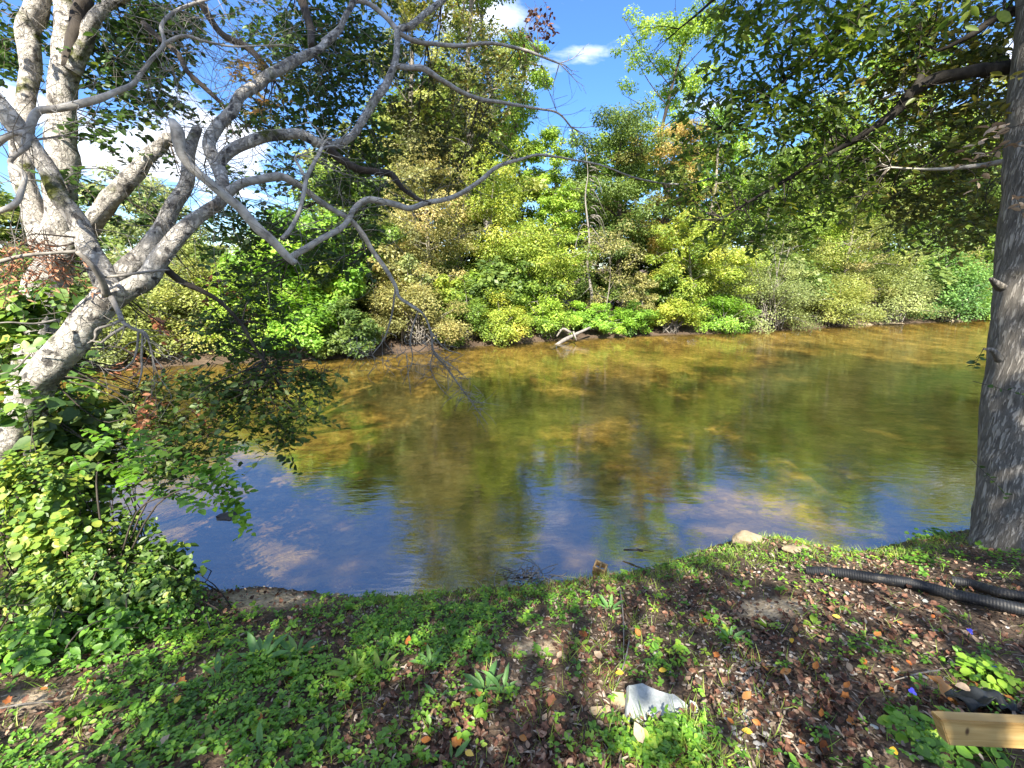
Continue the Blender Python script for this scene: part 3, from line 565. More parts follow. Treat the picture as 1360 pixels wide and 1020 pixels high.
limb('limb', [(215,352,3.4,5),(240,373,3.5,4.5),(268,386,3.6,3.6),(293,401,3.7,3),(320,430,3.8,2.6),(340,465,3.9,2),(360,490,4,1.4)], M['bark_dark'], A, 8, .05, 15)
limb('dead_limb', [(148,395,3.1,4),(158,415,3.05,3.5),(164,428,3.0,3),(178,437,3.0,2.6),(192,442,3.0,2.2),(198,455,3.0,1.6),(203,475,3,1)], M['twig'], A, 7, .05, 16)
t = Tubes()
for pl in [[(163,425,3,2.4),(145,432,2.97,2),(128,438,2.95,1.8),(126,450,2.95,1.3),(116,456,2.95,.8)],[(168,433,3,2.2),(150,443,2.96,2),(134,456,2.95,1.2)],[(184,441,3,1.6),(182,462,3,1.4),(176,480,3,1.2),(160,492,3,1),(140,490,3,.6)],[(190,442,3,1.6),(188,470,3,1.3),(188,495,3,1.1),(182,515,3,.7)],[(134,455,2.95,1.2),(120,452,2.95,.8)],
           [(225,358,3.2,1.2),(190,362,3.15,2),(160,366,3.1,2),(140,368,3.1,1.6)],[(-10,350,2.8,3),(30,340,2.85,2.6),(70,336,2.9,2.2),(102,334,2.95,2.6)],[(102,334,2.95,3),(120,350,3,3.5),(135,372,3.1,4),(142,392,3.2,5)],[(40,470,3,1.2),(20,490,3,1),(-10,500,3,1)],[(75,425,3.1,1.6),(45,430,3,1.4),(10,428,2.9,1),(-20,432,2.9,.8)]]:
    t = Tubes(); tube_px(t, pl, 6, 4, .03); t.build('dead_twig', M['twig'], A)

gB = pr(40, 470, 5.0)
B = empty('upright_tree', [gB[0], gB[1], H1(gB[0], gB[1])], 'pale multi-stemmed tree with mossy forks standing upright behind the leaning tree', 'tree')
limb('trunk', [(20,640,5.0,34),(40,520,5.0,34),(55,400,5.0,34),(75,330,4.95,30),(82,240,4.9,27),(82,170,4.85,26),(84,110,4.8,24),(92,50,4.75,23),(82,-10,4.7,20),(75,-70,4.6,18)], M['bark_pale'], B, 18, .05, 21)
limb('limb', [(60,360,4.95,22),(92,330,4.8,20),(118,302,4.7,19),(150,262,4.6,17),(185,222,4.5,16),(212,195,4.45,14),(226,182,4.4,11)], M['bark_pale'], B, 14, .05, 22)
limb('limb', [(60,330,4.9,20),(35,250,4.85,18),(28,190,4.8,16),(34,140,4.8,15),(40,90,4.8,16),(38,40,4.75,17),(50,5,4.7,17),(70,-40,4.7,16)], M['bark_pale'], B, 14, .06, 23)
limb('limb', [(98,95,4.75,13),(112,55,4.7,13),(125,25,4.6,12),(150,5,4.6,10),(180,-15,4.5,9)], M['bark_pale'], B, 12, .07, 24)
limb('limb', [(90,90,4.75,10),(105,30,4.65,9),(112,-20,4.6,9)], M['bark_dark'], B, 10, .07, 25)
limb('limb', [(250,-20,4.4,6),(270,8,4.45,5.5),(292,42,4.5,4.6),(325,62,4.55,4.5),(350,85,4.6,4.2),(365,108,4.65,3)], M['bark_dark'], B, 8, .06, 26)
limb('limb', [(190,30,4.5,4),(235,72,4.5,4),(252,98,4.5,3.8),(285,128,4.55,3.2),(300,145,4.6,2)], M['bark_dark'], B, 8, .06, 27)
limb('limb', [(395,-20,5.0,6),(405,10,5,6),(412,40,4.9,6),(415,62,4.8,5)], M['bark_dark'], B, 8, .06, 28)
limb('dead_limb', [(32,195,2.9,5),(40,168,2.9,6.5),(50,148,2.92,6.5),(75,144,2.95,6),(105,138,3,6.5),(135,131,3.05,6),(158,120,3.1,5),(180,108,3.15,4),(200,80,3.2,3.6),(218,58,3.25,3.4),(214,35,3.3,3),(232,16,3.35,3),(262,3,3.4,2.6),(300,-8,3.45,2)], M['bark_grey'], B, 10, .05, 29)
limb('dead_limb', [(40,180,2.9,5),(36,195,2.88,4.5),(18,208,2.85,4.5),(14,218,2.85,4),(33,232,2.85,4.5),(28,255,2.83,5),(18,272,2.8,5),(-10,285,2.8,4)], M['bark_grey'], B, 9, .05, 30)
limb('dead_limb', [(218,58,3.25,2.6),(245,47,3.3,2.4),(272,54,3.35,2),(310,62,3.4,1.4),(360,60,3.5,.8)], M['bark_grey'], B, 7, .05, 31)
limb('dead_limb', [(-10,195,2.9,4.5),(15,178,2.9,4),(36,176,2.9,3.6)], M['bark_grey'], B, 8, .05, 32)
# fine bare twigs over both trees
SK = np.array(skel)
def twigs(n, box, seed, lr=(.25,.9), r0=.0032, drop=-.1, name='fine_twigs', parent=None, mat=None):
    g = np.random.default_rng(seed); t = Tubes(); x, y, z = proj(SK[:, :3])
    c = SK[(x > box[0]) & (x < box[2]) & (y > box[1]) & (y < box[3])]
    for k in range(n):
        s = c[g.integers(len(c))]; d = randdir(1, g)[0]; d[2] += drop; l = g.uniform(*lr); p = s[:3].copy(); pts = [np.append(p, r0)]
        for q in range(4):
            d = d+g.normal(0, .38, 3); d /= np.linalg.norm(d); p = p+d*l/4; pts.append(np.append(p, r0*(1-.2*(q+1))))
            if g.uniform() < .7:
                e = d+g.normal(0, .7, 3); e /= np.linalg.norm(e); t.add([np.append(p, r0*.5), np.append(p+e*l*.2, r0*.35), np.append(p+e*l*.35+g.normal(0,.03,3), r0*.2)], 3, 1)
        t.add(pts, 4, 2)
    tag(t.build(name, mat or M['twig'], parent), kind='stuff')
twigs(110, (0,0,330,330), 41, parent=B)
twigs(300, (180,-30,780,330), 42, parent=A, lr=(.3,1.1), mat=M['twig'])
twigs(40, (60,330,230,500), 43, parent=A, lr=(.15,.5))
# the hanging dead branch over the water
hb = pr(560, 415, 4.7)
HBt = Tubes()
_tp = tube_px
def tube_px(t, pts, *a, **k): _tp(t, [(x, y, d, r*(.72 if t is HBt else 1)) for x, y, d, r in pts], *a, **k)
tube_px(HBt, [(532,396,4.6,2.2),(560,415,4.7,2),(572,440,4.72,2),(576,468,4.74,2.2),(592,486,4.76,2),(605,505,4.76,1.8),(620,525,4.78,1.4),(634,545,4.8,1),(648,564,4.8,.5)], 6, 4)
for pl in [[(525,385,4.6,2),(520,420,4.6,1.6),(510,450,4.6,1.3),(495,470,4.6,.8)],[(555,412,4.7,1.5),(545,450,4.7,1.2),(548,478,4.7,1),(535,510,4.7,.6)],[(540,470,4.7,1),(542,495,4.7,.8),(546,525,4.7,.5)],[(576,466,4.74,1.6),(588,478,4.72,1.3),(606,490,4.7,1),(622,505,4.7,.6)],[(576,466,4.74,1.3),(572,490,4.74,1),(585,515,4.76,.8),(600,530,4.76,.5)],[(572,440,4.72,1.4),(590,462,4.7,1),(612,470,4.7,.8)]]: tube_px(HBt, pl, 5, 4)
g = np.random.default_rng(44)
for k in range(90):
    u = g.uniform(); px = 575+u*65+g.normal(0, 6); py = 470+u*75+g.normal(0, 8); d = 4.75+g.normal(0, .06)
    a1_, a2_ = g.normal(0, 14), g.normal(4, 12)
    tube_px(HBt, [(px,py,d,.6),(px+a1_*.6,py+a2_*.5,d+g.normal(0,.03),.45),(px+a1_,py+a2_,d+g.normal(0,.05),.22)], 4, 2)
for k in range(60):
    px, py = g.uniform(460, 600), g.uniform(440, 490); d = 4.7+g.normal(0, .2)
    tube_px(HBt, [(px,py,d,.5),(px+g.normal(0,10),py+g.uniform(4,14),d,.6),(px+g.normal(0,16),py+g.uniform(8,28),d,.3)], 4, 2)
HBt.build('hanging_branch', M['twig'], A)

def spray_set(parent, specs, mat, seed, lsz=.075, tmpl=T_OVAL, droop=.3, tint=(.4,.2), name='foliage', connect=True, twigmat=None, upn=.75):
    """specs: (px, py, rx_px, ry_px, depth, n). leaves strung on short twigs inside each region"""
    g = np.random.default_rng(seed); C = []; D = []; Tn = []; tw = Tubes()
    for (px, py, rx, ry, d, n) in specs:
        nt_ = max(1, n//9); 
        for k in range(nt_):
            r = math.sqrt(g.uniform()); th = g.uniform(0, 6.28)
            x = px+rx*r*math.cos(th); y = py+ry*r*math.sin(th); dd = d+g.normal(0, .5)*max(rx, ry)*d/F
            p = pr(x, y, max(1.6, dd)); dr = randdir(1, g)[0]; dr[2] = dr[2]*.35-droop; dr /= np.linalg.norm(dr); l = g.uniform(.16, .42)*(lsz/.075)**.5
            ct = g.normal(tint[0], tint[1]*.6)
            m_ = 9
            ts = (np.arange(m_)+g.uniform(0, .8, m_))/m_
            bend = np.array([0, 0, -.12*l])
            Q = p + dr*l*ts[:, None] + bend*(ts**2)[:, None]
            side = np.cross(dr, [0, 0, 1]); side /= np.linalg.norm(side)+1e-9
            sg = np.where(np.arange(m_) % 2 == 0, 1, -1)
            C.append(Q); D.append(dr*.7+side*sg[:, None]*.9+g.normal(0, .25, (m_, 3))+[0, 0, -.25]); Tn.append(ct+g.normal(0, tint[1]*.7, m_))
            tw.add([np.append(p-dr*.08, .003), np.append(p+dr*l*.5+bend*.25, .0022), np.append(p+dr*l+bend, .001)], 3, 1)
        if connect:
            c = pr(px, py, d); s = SK[np.argmin(np.linalg.norm(SK[:, :3]-c, axis=1))][:3]
            if np.linalg.norm(s-c) < 1.6:
                for q in range(3):
                    e = c+g.normal(0, .3, 3)*rx*d/F; tw.add([np.append(s, .007), np.append((s+e)/2+g.normal(0, .08, 3), .005), np.append(e, .002)], 4, 3)
    C = np.vstack(C); D = np.vstack(D); Tn = np.concatenate(Tn); n = len(C)
    Nn = np.array([0, 0, upn])+g.normal(0, .42, (n, 3))
    leaves(name, C, lsz*g.uniform(.6, 1.25, n), Nn, D, Tn, mat, parent, tmpl)
    tag(tw.build('twigs', twigmat or M['bark_dark'], parent), kind='stuff')
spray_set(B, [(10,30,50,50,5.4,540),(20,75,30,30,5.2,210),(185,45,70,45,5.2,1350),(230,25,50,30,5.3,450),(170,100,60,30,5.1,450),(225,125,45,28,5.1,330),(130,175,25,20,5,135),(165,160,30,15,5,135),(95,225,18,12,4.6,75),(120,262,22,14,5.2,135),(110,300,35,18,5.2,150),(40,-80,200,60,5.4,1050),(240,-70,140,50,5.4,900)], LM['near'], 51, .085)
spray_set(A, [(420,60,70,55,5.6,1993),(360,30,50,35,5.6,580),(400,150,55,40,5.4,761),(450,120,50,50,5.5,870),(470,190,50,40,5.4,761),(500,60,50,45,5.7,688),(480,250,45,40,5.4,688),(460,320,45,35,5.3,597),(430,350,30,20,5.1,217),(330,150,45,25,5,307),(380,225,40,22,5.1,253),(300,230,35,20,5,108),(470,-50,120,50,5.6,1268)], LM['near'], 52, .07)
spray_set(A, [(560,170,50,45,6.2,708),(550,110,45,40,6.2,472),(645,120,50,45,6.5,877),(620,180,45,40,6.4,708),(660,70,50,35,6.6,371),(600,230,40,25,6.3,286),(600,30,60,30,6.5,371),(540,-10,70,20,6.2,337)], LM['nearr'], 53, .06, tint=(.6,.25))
spray_set(A, [(715,15,16,22,6.0,110)], LM['brown'], 54, .07, droop=.9)
spray_set(A, [(330,95,26,20,4.4,190),(360,140,14,16,4.4,60)], LM['rust'], 55, .05, droop=.2, tint=(.55,.35))
# foliage hanging in front of the far bank, left of centre
spray_set(A, [(300,300,60,40,4.6,461),(350,320,45,35,4.7,364),(330,290,50,25,4.6,210),(220,290,35,25,5,237),(190,250,30,25,5.2,154),(210,205,14,8,4.6,84),(330,365,35,30,4.4,210),(320,420,50,35,4.3,392),(370,390,30,25,4.4,125),(290,450,45,25,4.3,251),(360,460,45,22,4.3,294)], LM['near'], 56, .065)
spray_set(A, [(375,498,55,14,4.0,510),(420,495,30,6,4.1,153),(300,500,60,22,4.0,510),(230,510,50,20,3.9,357),(330,530,70,22,3.9,561),(400,545,22,18,3.9,136),(380,580,16,16,3.9,102),(350,560,30,14,3.9,136),(180,540,45,25,3.8,323),(240,560,50,25,3.8,374),(200,600,40,28,3.7,357),(270,590,45,22,3.8,255),(150,600,30,35,3.7,272)], LM['near'], 57, .058, droop=.5, tint=(.7,.3))
spray_set(A, [(190,560,20,22,3.6,60),(210,420,20,12,4,50),(175,470,22,14,3.9,60),(200,530,16,12,3.7,60),(262,540,14,8,3.8,30),(275,370,25,10,4.3,40),(340,410,12,6,4.4,25)], LM['red'], 58, .055, droop=.8)
# dead rusty frond on the broken limb at the left edge
spray_set(A, [(35,325,38,14,3.1,260),(10,350,25,10,3.1,120),(75,350,22,12,3.1,90)], LM['red'], 59, .05, tmpl=T_LANCE, droop=.8, tint=(.6,.25))

# ------------------------------------------------------------------ vines, bushes on the near left bank
def thicket(name, label, cat, base_px, specs, mat, seed, lsz, tmpl, tint=(.5,.2)):
    b = gp(*base_px); o = empty(name, b, label, cat)
    g = np.random.default_rng(seed); C = []; Nn = []; Tn = []; st = Tubes()
    for (px, py, rx, ry, d, n) in specs:
        c0 = pr(px, py, d); rX, rZ = rx*d/F, ry*d/F; rY = (rX+rZ)*.4
        v = randdir(n, g)*(g.uniform(.25, 1, n)**.45)[:, None]
        P = c0+v*np.array([rX, rY, rZ])*(1+.25*np.sin(v[:, :1]*7+v[:, 1:2]*5))
        P = P[(P[:, 2] > height(P[:, 0], P[:, 1])+.01) & (np.sin(P[:, 0]*13+P[:, 2]*7+seed)*np.sin(P[:, 2]*17-P[:, 1]*9)+.5*np.sin(P[:, 0]*31+P[:, 2]*23) > -.35+g.normal(0, .25, len(P)))]
        C.append(P); nn = (P-c0)/np.array([rX, rY, rZ]); Nn.append(nn*.5+np.array([0, -.25, .8])+g.normal(0, .38, P.shape))
        Tn.append(g.normal(tint[0], tint[1], len(P))+.12*np.sin(P[:, 0]*9)*np.sin(P[:, 2]*11))
        for k in range(max(3, n//90)):
            e = c0+randdir(1, g)[0]*np.array([rX, rY, rZ])*.85; s = np.array([c0[0]+g.normal(0,.15), c0[1]+g.normal(0,.15), H1(c0[0], c0[1])])
            if e[2] > s[2]+.03: st.add([np.append(s, .006), np.append((s+e)/2+g.normal(0,.08,3), .004), np.append(e, .002)], 4, 3)
    C = np.vstack(C); Nn = np.vstack(Nn); Tn = np.concatenate(Tn); n = len(C)
    D = g.normal(0, .7, (n, 3))+np.array([0, -.2, -.6])
    leaves('foliage', C, lsz*g.uniform(.35, 1.45, n)*(1+.35*np.sin(C[:, 0]*6)*np.sin(C[:, 2]*8)), Nn, D, Tn, mat, o, tmpl)
    st.build('stems', M['bark_dark'], o); return o
thicket('vine', 'heart-leaved vine climbing beside the leaning trunk at the left edge', 'vine', (40,700), [(15,420,45,40,3.9,420),(60,400,45,25,4.1,300),(40,470,55,30,3.9,420),(95,470,25,30,4.1,160),(15,530,32,36,3.0,170),(110,520,35,40,3.8,260)], LM['vine'], 61, .075, T_HEART, (.4,.25))
thicket('vine', 'dark large-leaved vine hanging just right of the leaning trunk over the water', 'vine', (70,720), [(80,560,28,60,3.5,320),(105,600,45,50,3.5,420),(150,560,35,25,3.7,160),(75,650,35,45,3.3,300),(130,640,35,30,3.5,200)], LM['near'], 62, .075, T_HEART, (.6,.35))
thicket('bush', 'sunlit yellow-green small-leaved bush at the foot of the leaning tree', 'bush', (40,780), [(50,650,45,50,2.95,1800),(30,710,60,45,2.9,2100),(80,720,55,40,2.9,1700),(20,640,25,40,3.0,500)], LM['vine'], 63, .034, T_ROUND, (.6,.3))
thicket('bush', 'bright green bush spreading from the left edge towards the muddy gap', 'bush', (120,830), [(110,775,80,42,2.75,2900),(190,782,60,26,2.8,1700),(40,800,60,50,2.6,1900),(240,788,28,16,2.85,500)], LM['vine'], 64, .036, T_OVAL, (.38,.3))
thicket('bush', 'low darker bush below the bright one at the lower left edge', 'bush', (40,900), [(20,860,60,35,2.3,700),(120,835,80,22,2.5,800),(210,812,55,16,2.7,500)], LM['cover'], 65, .038, T_OVAL, (.35,.22))
thicket('bush', 'dark tangled bush at the water under the compound-leaved sapling', 'bush', (170,800), [(150,705,50,35,3.2,620),(200,735,40,25,3.15,520),(235,758,28,16,3.1,260),(120,680,30,30,3.3,260)], LM['mid'], 67, .05, T_OVAL, (.35,.3))
# pinnate-leaved branch reaching over the water
b = gp(150, 800); o = empty('sapling', b, 'sapling with long compound leaves reaching right over the water at left', 'sapling')
t = Tubes(); C = []; D = []; Tn = []; g = np.random.default_rng(66)
root_p = b+np.array([0, 0, .05])
for k in range(40):
    px = 95+g.uniform(0, 1)**.8*205; py = 612+g.uniform(-1,1)*42+(px-200)*.10; d = 3.1+g.normal(0, .18)
    s = pr(px, py, d); m_ = s*.5+root_p*.5+np.array([0,0,.25]); 
    if k % 10 == 0: t.add([np.append(root_p, .007), np.append(m_, .006), np.append(s, .003)], 5, 4)
    dr = np.array([g.uniform(.3,1), g.normal(0,.5), g.normal(-.25,.2)]); dr /= np.linalg.norm(dr); L_ = g.uniform(.16,.34); sd = np.cross(dr,[0,0,1]); sd /= np.linalg.norm(sd)
    t.add([np.append(s, .002), np.append(s+dr*L_, .001)], 3, 1); tt = g.normal(.45,.25)
    for q in range(6):
        for sg in (-1, 1):
            C.append(s+dr*L_*(q+.5)/6); D.append(sd*sg+dr*.5+[0,0,-.2]); Tn.append(tt+g.normal(0,.1))
    C.append(s+dr*L_); D.append(dr); Tn.append(tt)
for (px,py) in [(300,660),(312,672),(322,690),(328,702),(290,640)]:
    s = pr(px,py,3.1)
    for q in range(9): C.append(s+g.normal(0,.03,3)); D.append(g.normal(0,1,3)); Tn.append(.8)
C = np.array(C); D = np.array(D)
leaves('foliage', C, .06*g.uniform(.7,1.2,len(C)), np.array([0,-.15,.9])+g.normal(0,.25,(len(C),3)), D, np.array(Tn), LM['fresh'], o, T_OVAL); t.build('stems', M['bark_dark'], o)

# ------------------------------------------------------------------ right tree
bR = gp(1352, 712)
RTt = empty('rough_barked_tree', bR, 'large grey rough-barked tree at the right edge with drooping dark canopy', 'tree')
t = Tubes(); d0 = 3.75
TR = [(1362,740,d0,58),(1361,712,d0,52),(1359,670,d0,46),(1358,600,d0,42),(1362,500,d0,38.5),(1367,400,d0,35),(1371,300,d0,32),(1378,150,d0,29),(1386,0,d0,25),(1396,-200,d0,21),(1404,-420,d0,17)]
P = smooth_path([np.append(pr(x,y,d), r*d/F) for x,y,d,r in TR], 14)
t.add(P, 56, 1, .022, 70)
tk = t.build('trunk', M['bark_rough'], RTt)
dm = tk.modifiers.new('bark', 'DISPLACE'); tx = bpy.data.textures.new('bark_clouds', 'CLOUDS'); tx.noise_scale = .09; tx.noise_depth = 3; dm.texture = tx; dm.strength = .018; dm.mid_level = .5; dm.texture_coords = 'LOCAL'
t = Tubes(); tube_px(t, [(1328,478,d0-.1,5),(1318,465,d0-.15,3.5),(1306,464,d0-.2,1)], 7, 3); t.build('broken_stub', M['bark_rough'], RTt); t = Tubes(); tube_px(t, [(1330,382,d0-.1,6),(1320,374,d0-.15,4),(1316,370,d0-.2,2)], 7, 3); t.build('broken_stub', M['bark_rough'], RTt)
skel = []
SKold = SK
M['bark_shaded'] = surfmat('shaded_rough_bark', [(.3,(.012,.010,.009)),(.55,(.035,.03,.025)),(.8,(.08,.07,.06))], (14,14,5), 6, .8, .02)  # canopy shade put into the colour: near-black copy of the rough bark
def rl(pts, seed, mat=M['bark_shaded']): pts = [(x, y, d+.25, r*.95) for x, y, d, r in pts]; return limb('limb', pts, mat, RTt, 9, .05, seed)
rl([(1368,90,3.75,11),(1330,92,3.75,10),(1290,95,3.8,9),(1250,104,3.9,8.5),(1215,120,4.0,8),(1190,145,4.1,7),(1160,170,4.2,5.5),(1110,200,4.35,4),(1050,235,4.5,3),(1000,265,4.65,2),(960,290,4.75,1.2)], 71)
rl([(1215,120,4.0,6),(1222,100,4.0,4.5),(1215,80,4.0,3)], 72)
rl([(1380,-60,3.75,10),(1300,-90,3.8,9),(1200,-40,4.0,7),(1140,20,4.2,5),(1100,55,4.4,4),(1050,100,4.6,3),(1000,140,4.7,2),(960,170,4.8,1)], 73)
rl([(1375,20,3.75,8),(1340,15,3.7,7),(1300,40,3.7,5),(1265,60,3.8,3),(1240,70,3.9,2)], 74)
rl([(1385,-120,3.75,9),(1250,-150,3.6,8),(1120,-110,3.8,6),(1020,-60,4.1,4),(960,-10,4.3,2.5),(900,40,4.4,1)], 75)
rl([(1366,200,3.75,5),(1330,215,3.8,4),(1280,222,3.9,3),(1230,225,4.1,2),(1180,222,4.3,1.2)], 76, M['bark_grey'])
SK = np.array(skel)
dark = [(1000,300,55,28,5.0,118),(1060,280,55,25,5.0,108),(940,285,40,22,5.3,64),(1120,262,45,22,4.8,86),(1150,225,45,25,4.7,72),(1080,225,40,20,4.9,79),(900,215,30,20,5.3,94),(960,260,50,25,5.2,129),(1080,160,55,30,4.8,248),(930,130,35,50,5.1,188),(1120,110,50,35,4.6,224),(1000,60,60,50,4.9,503),(980,130,50,40,4.9,307),(960,200,55,35,5.0,254),(1040,150,55,45,4.8,307),(930,250,45,25,5.2,118),(1100,40,60,40,4.5,444),(1060,100,50,40,4.7,266),(1180,20,60,35,4.3,414),(1110,0,60,30,4.4,266),(1020,0,60,25,4.8,266),(960,10,25,20,4.9,88),
        (1000,300,50,25,5.2,82),(1040,255,55,25,5.0,177),(1100,230,60,25,4.8,188),(1130,195,60,25,4.6,188),(1100,160,40,25,4.7,70),(1180,170,55,30,4.6,153),(1190,-70,150,50,4.1,769),(1340,-60,90,50,3.8,355),(1010,-60,80,40,4.6,355)]
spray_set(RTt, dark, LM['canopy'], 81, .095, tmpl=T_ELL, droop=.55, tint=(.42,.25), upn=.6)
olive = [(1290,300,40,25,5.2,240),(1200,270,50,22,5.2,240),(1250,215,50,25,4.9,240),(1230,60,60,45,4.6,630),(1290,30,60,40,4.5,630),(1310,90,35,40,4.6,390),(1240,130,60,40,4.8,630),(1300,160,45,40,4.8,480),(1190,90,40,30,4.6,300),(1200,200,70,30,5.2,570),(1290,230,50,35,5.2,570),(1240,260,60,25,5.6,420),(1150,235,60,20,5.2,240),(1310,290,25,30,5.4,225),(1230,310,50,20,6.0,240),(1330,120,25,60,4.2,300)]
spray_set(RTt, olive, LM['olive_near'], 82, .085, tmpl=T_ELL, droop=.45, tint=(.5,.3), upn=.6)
spray_set(RTt, [(1345,165,14,12,3.3,30),(1335,200,16,14,3.3,34),(1345,260,10,12,3.3,14)], LM['palebrown'], 83, .07, droop=.3, connect=False)
twigs(30, (950,0,1360,320), 84, parent=RTt, lr=(.3,.9), mat=M['bark_dark'], r0=.004)
b = gp(1300,700); t = Tubes()
spray_set(RTt, [(1308,505,6,8,3.5,9),(1302,470,4,14,3.5,9),(1300,620,6,8,3.5,9)], LM['near'], 86, .05, connect=False, name='shoot_leaves')

# trees behind the viewer that shade the bank (they stand where the photo's shade comes from)
sh = [(-1.0,-8.6,19.6,3.4),(3.0,-8.8,20.5,3.7),(7.2,-8.4,20.5,3.8),(11.6,-7.2,20.,4.),(16.8,-6,20.5,4.),(22.6,-4.5,21,4.),(-10.5,-7.5,14.,3.)]
shp = None
for k, (x, y, hgt, cr) in enumerate(sh):
    z = H1(x, y)
    if shp is None:
        shp = gen_tree('tree', 'tall tree on the near bank behind the viewpoint, shading the water', 'tree', np.array([x, y, z]), hgt, cr, .64, LM['mid'], M['bark_dark'], 9500, .27, 402, group='shade trees on the near bank behind the viewpoint', nb=17, sub=4, spread=.25, flat=.75, tr=.10); o = shp; h0 = hgt
    else:
        o = copy_tree(shp); o.location = (x, y, z); s = hgt/h0; o.scale = (s, s, s); o.rotation_euler = (0, 0, k*1.7)

lo_ = None  # small trees added out of view to shape the shade on the near bank
for k, (x, y, hgt) in enumerate([(-.9,-4.6,6.4),(1.2,-4.9,6.7),(3.3,-4.7,6.7),(5.6,-4.4,6.9),(-5.6,-4.8,6.0)]):
    if lo_ is None:
        lo_ = gen_tree('added_shade_tree', 'small round-headed tree added out of view behind the viewpoint to shade the near bank', 'tree', np.array([x, y, H1(x, y)]), hgt, 1.9, .5, LM['mid'], M['bark_dark'], 2900, .16, 412, group='small trees added out of view to shade the near bank', nb=12, sub=4, spread=.24, flat=.8, tr=.06); o = lo_; h0 = hgt
    else:
        o = copy_tree(lo_); o.location = (x, y, H1(x, y)); o.scale = (hgt/h0,)*3; o.rotation_euler = (0, 0, k*2.3)

# ------------------------------------------------------------------ ground cover, litter, grass
def nz2(x, y, s, ph=0):
    return .5+.25*(np.sin(x*s+ph)*np.sin(y*s*1.3+ph*2)+np.sin(x*s*2.3+y*s*1.7+ph)*np.sin(y*s*2.1-x*s+ph*3)+.6*np.sin(x*s*4.7-y*s*3.1)*np.sin(y*s*5.3+x*s*2))
GREEN = [(200,880,220,60,.95),(560,850,110,40,.8),(100,930,170,110,1.),(330,890,200,100,1.),(150,1010,200,60,.9),(480,860,130,55,.9),(600,810,150,32,.9),(430,980,150,55,.75),(640,900,70,50,.45),(890,745,80,25,.7),(980,722,80,14,.8),(1060,745,60,12,.6),(1160,725,60,12,.8),(1230,735,80,22,.6),(880,990,90,38,1.),(1150,850,70,25,.5),(1080,890,60,22,.45),(1240,985,80,35,.65),(1300,890,40,30,.5),(1330,740,40,40,.5),(880,880,60,25,.5),(760,815,60,25,.6),(560,940,60,35,.5),(730,760,60,12,.4),(1110,790,50,25,.35)]
BROWN = [(740,920,80,70),(1000,900,60,120),(690,1000,70,50),(1150,780,80,30),(980,790,70,25),(760,860,50,22),(1020,810,40,12),(1110,940,70,60),(50,935,50,16),(30,880,50,14),(1280,840,80,25),(350,800,50,12)]
SAND_AND_SUN = [(868,930,50,30),(355,796,62,24),(1025,808,46,14),(705,862,30,10),(40,932,40,16)]  # cleared spots: white rock, bare sand and dirt, painted sun patches
def mask(px, py):
    v = np.full(px.shape, .10)
    for x, y, rx, ry, w in GREEN: v = np.maximum(v, w*np.exp(-(((px-x)/rx)**2+((py-y)/ry)**2)**1.5*.8))
    for x, y, rx, ry in BROWN: v *= 1-.85*np.exp(-(((px-x)/rx)**2+((py-y)/ry)**2)*1.2)
    for x, y, rx, ry in SAND_AND_SUN: v *= 1-np.exp(-(((px-x)/rx)**2+((py-y)/ry)**2)**2*.7)
    return v
def bare(px, py):
    v = np.ones(px.shape)
    for x, y, rx, ry in SAND_AND_SUN: v *= 1-.96*np.exp(-(((px-x)/rx)**2+((py-y)/ry)**2)**2*.7)
    return v
def scatter(n, seed, lo=.03):
    g = np.random.default_rng(seed)
    # more points near the viewpoint
    r = .7+6.5*g.uniform(0, 1, n)**1.5; th = g.uniform(R(-62), R(62), n); x = r*np.sin(th); y = r*np.cos(th)*1.0+.1
    sn = edge_d(x, y, NE); ok = sn > lo; x, y, sn = x[ok], y[ok], sn[ok]
    z = height(x, y); px, py, _ = proj(np.stack([x, y, z], 1))
    ok = (px > -120) & (px < 1480) & (py < 1120); return g, x[ok], y[ok], z[ok], px[ok], py[ok], sn[ok]
# green rosettes
g, x, y, z, px, py, sn = scatter(60000, 500, .12)
keep = g.uniform(0, 1, len(x)) < mask(px, py)*np.clip(nz2(x, y, 3.7)*1.7-.2, .06, 1)**1.3*.85
x, y, z, px = x[keep], y[keep], z[keep], px[keep]
n = len(x); k5 = 6
hh = g.uniform(.01, .055, n); sz = g.uniform(.012, .027, n)*np.where(g.uniform(size=n) < .10, 1.7, 1)
az = g.uniform(0, 6.28, n)[:, None] + np.arange(k5)[None]*2*math.pi/k5 + g.normal(0, .25, (n, k5))
ct = g.normal(.45, .2, n)+.5*(nz2(x, y, 2.3, 2)-.5)
Cx = np.stack([np.repeat(x, k5), np.repeat(y, k5), np.repeat(z+hh, k5)], 1) + g.normal(0, .006, (n*k5, 3))
Dx = np.stack([np.cos(az).ravel(), np.sin(az).ravel(), g.normal(.1, .3, n*k5)], 1)
Nx = np.array([0, 0, 1.])+g.normal(0, .3, (n*k5, 3))-.0*Dx
o = leaves('ground_cover', Cx, np.repeat(sz, k5)*g.uniform(.7, 1.2, n*k5), Nx, Dx, np.repeat(ct, k5)+g.normal(0, .12, n*k5), LM['cover'], None, T_OVAL)
tag(o, 'low green ground cover of small leafy weeds spreading over the near bank', 'ground cover', kind='stuff')
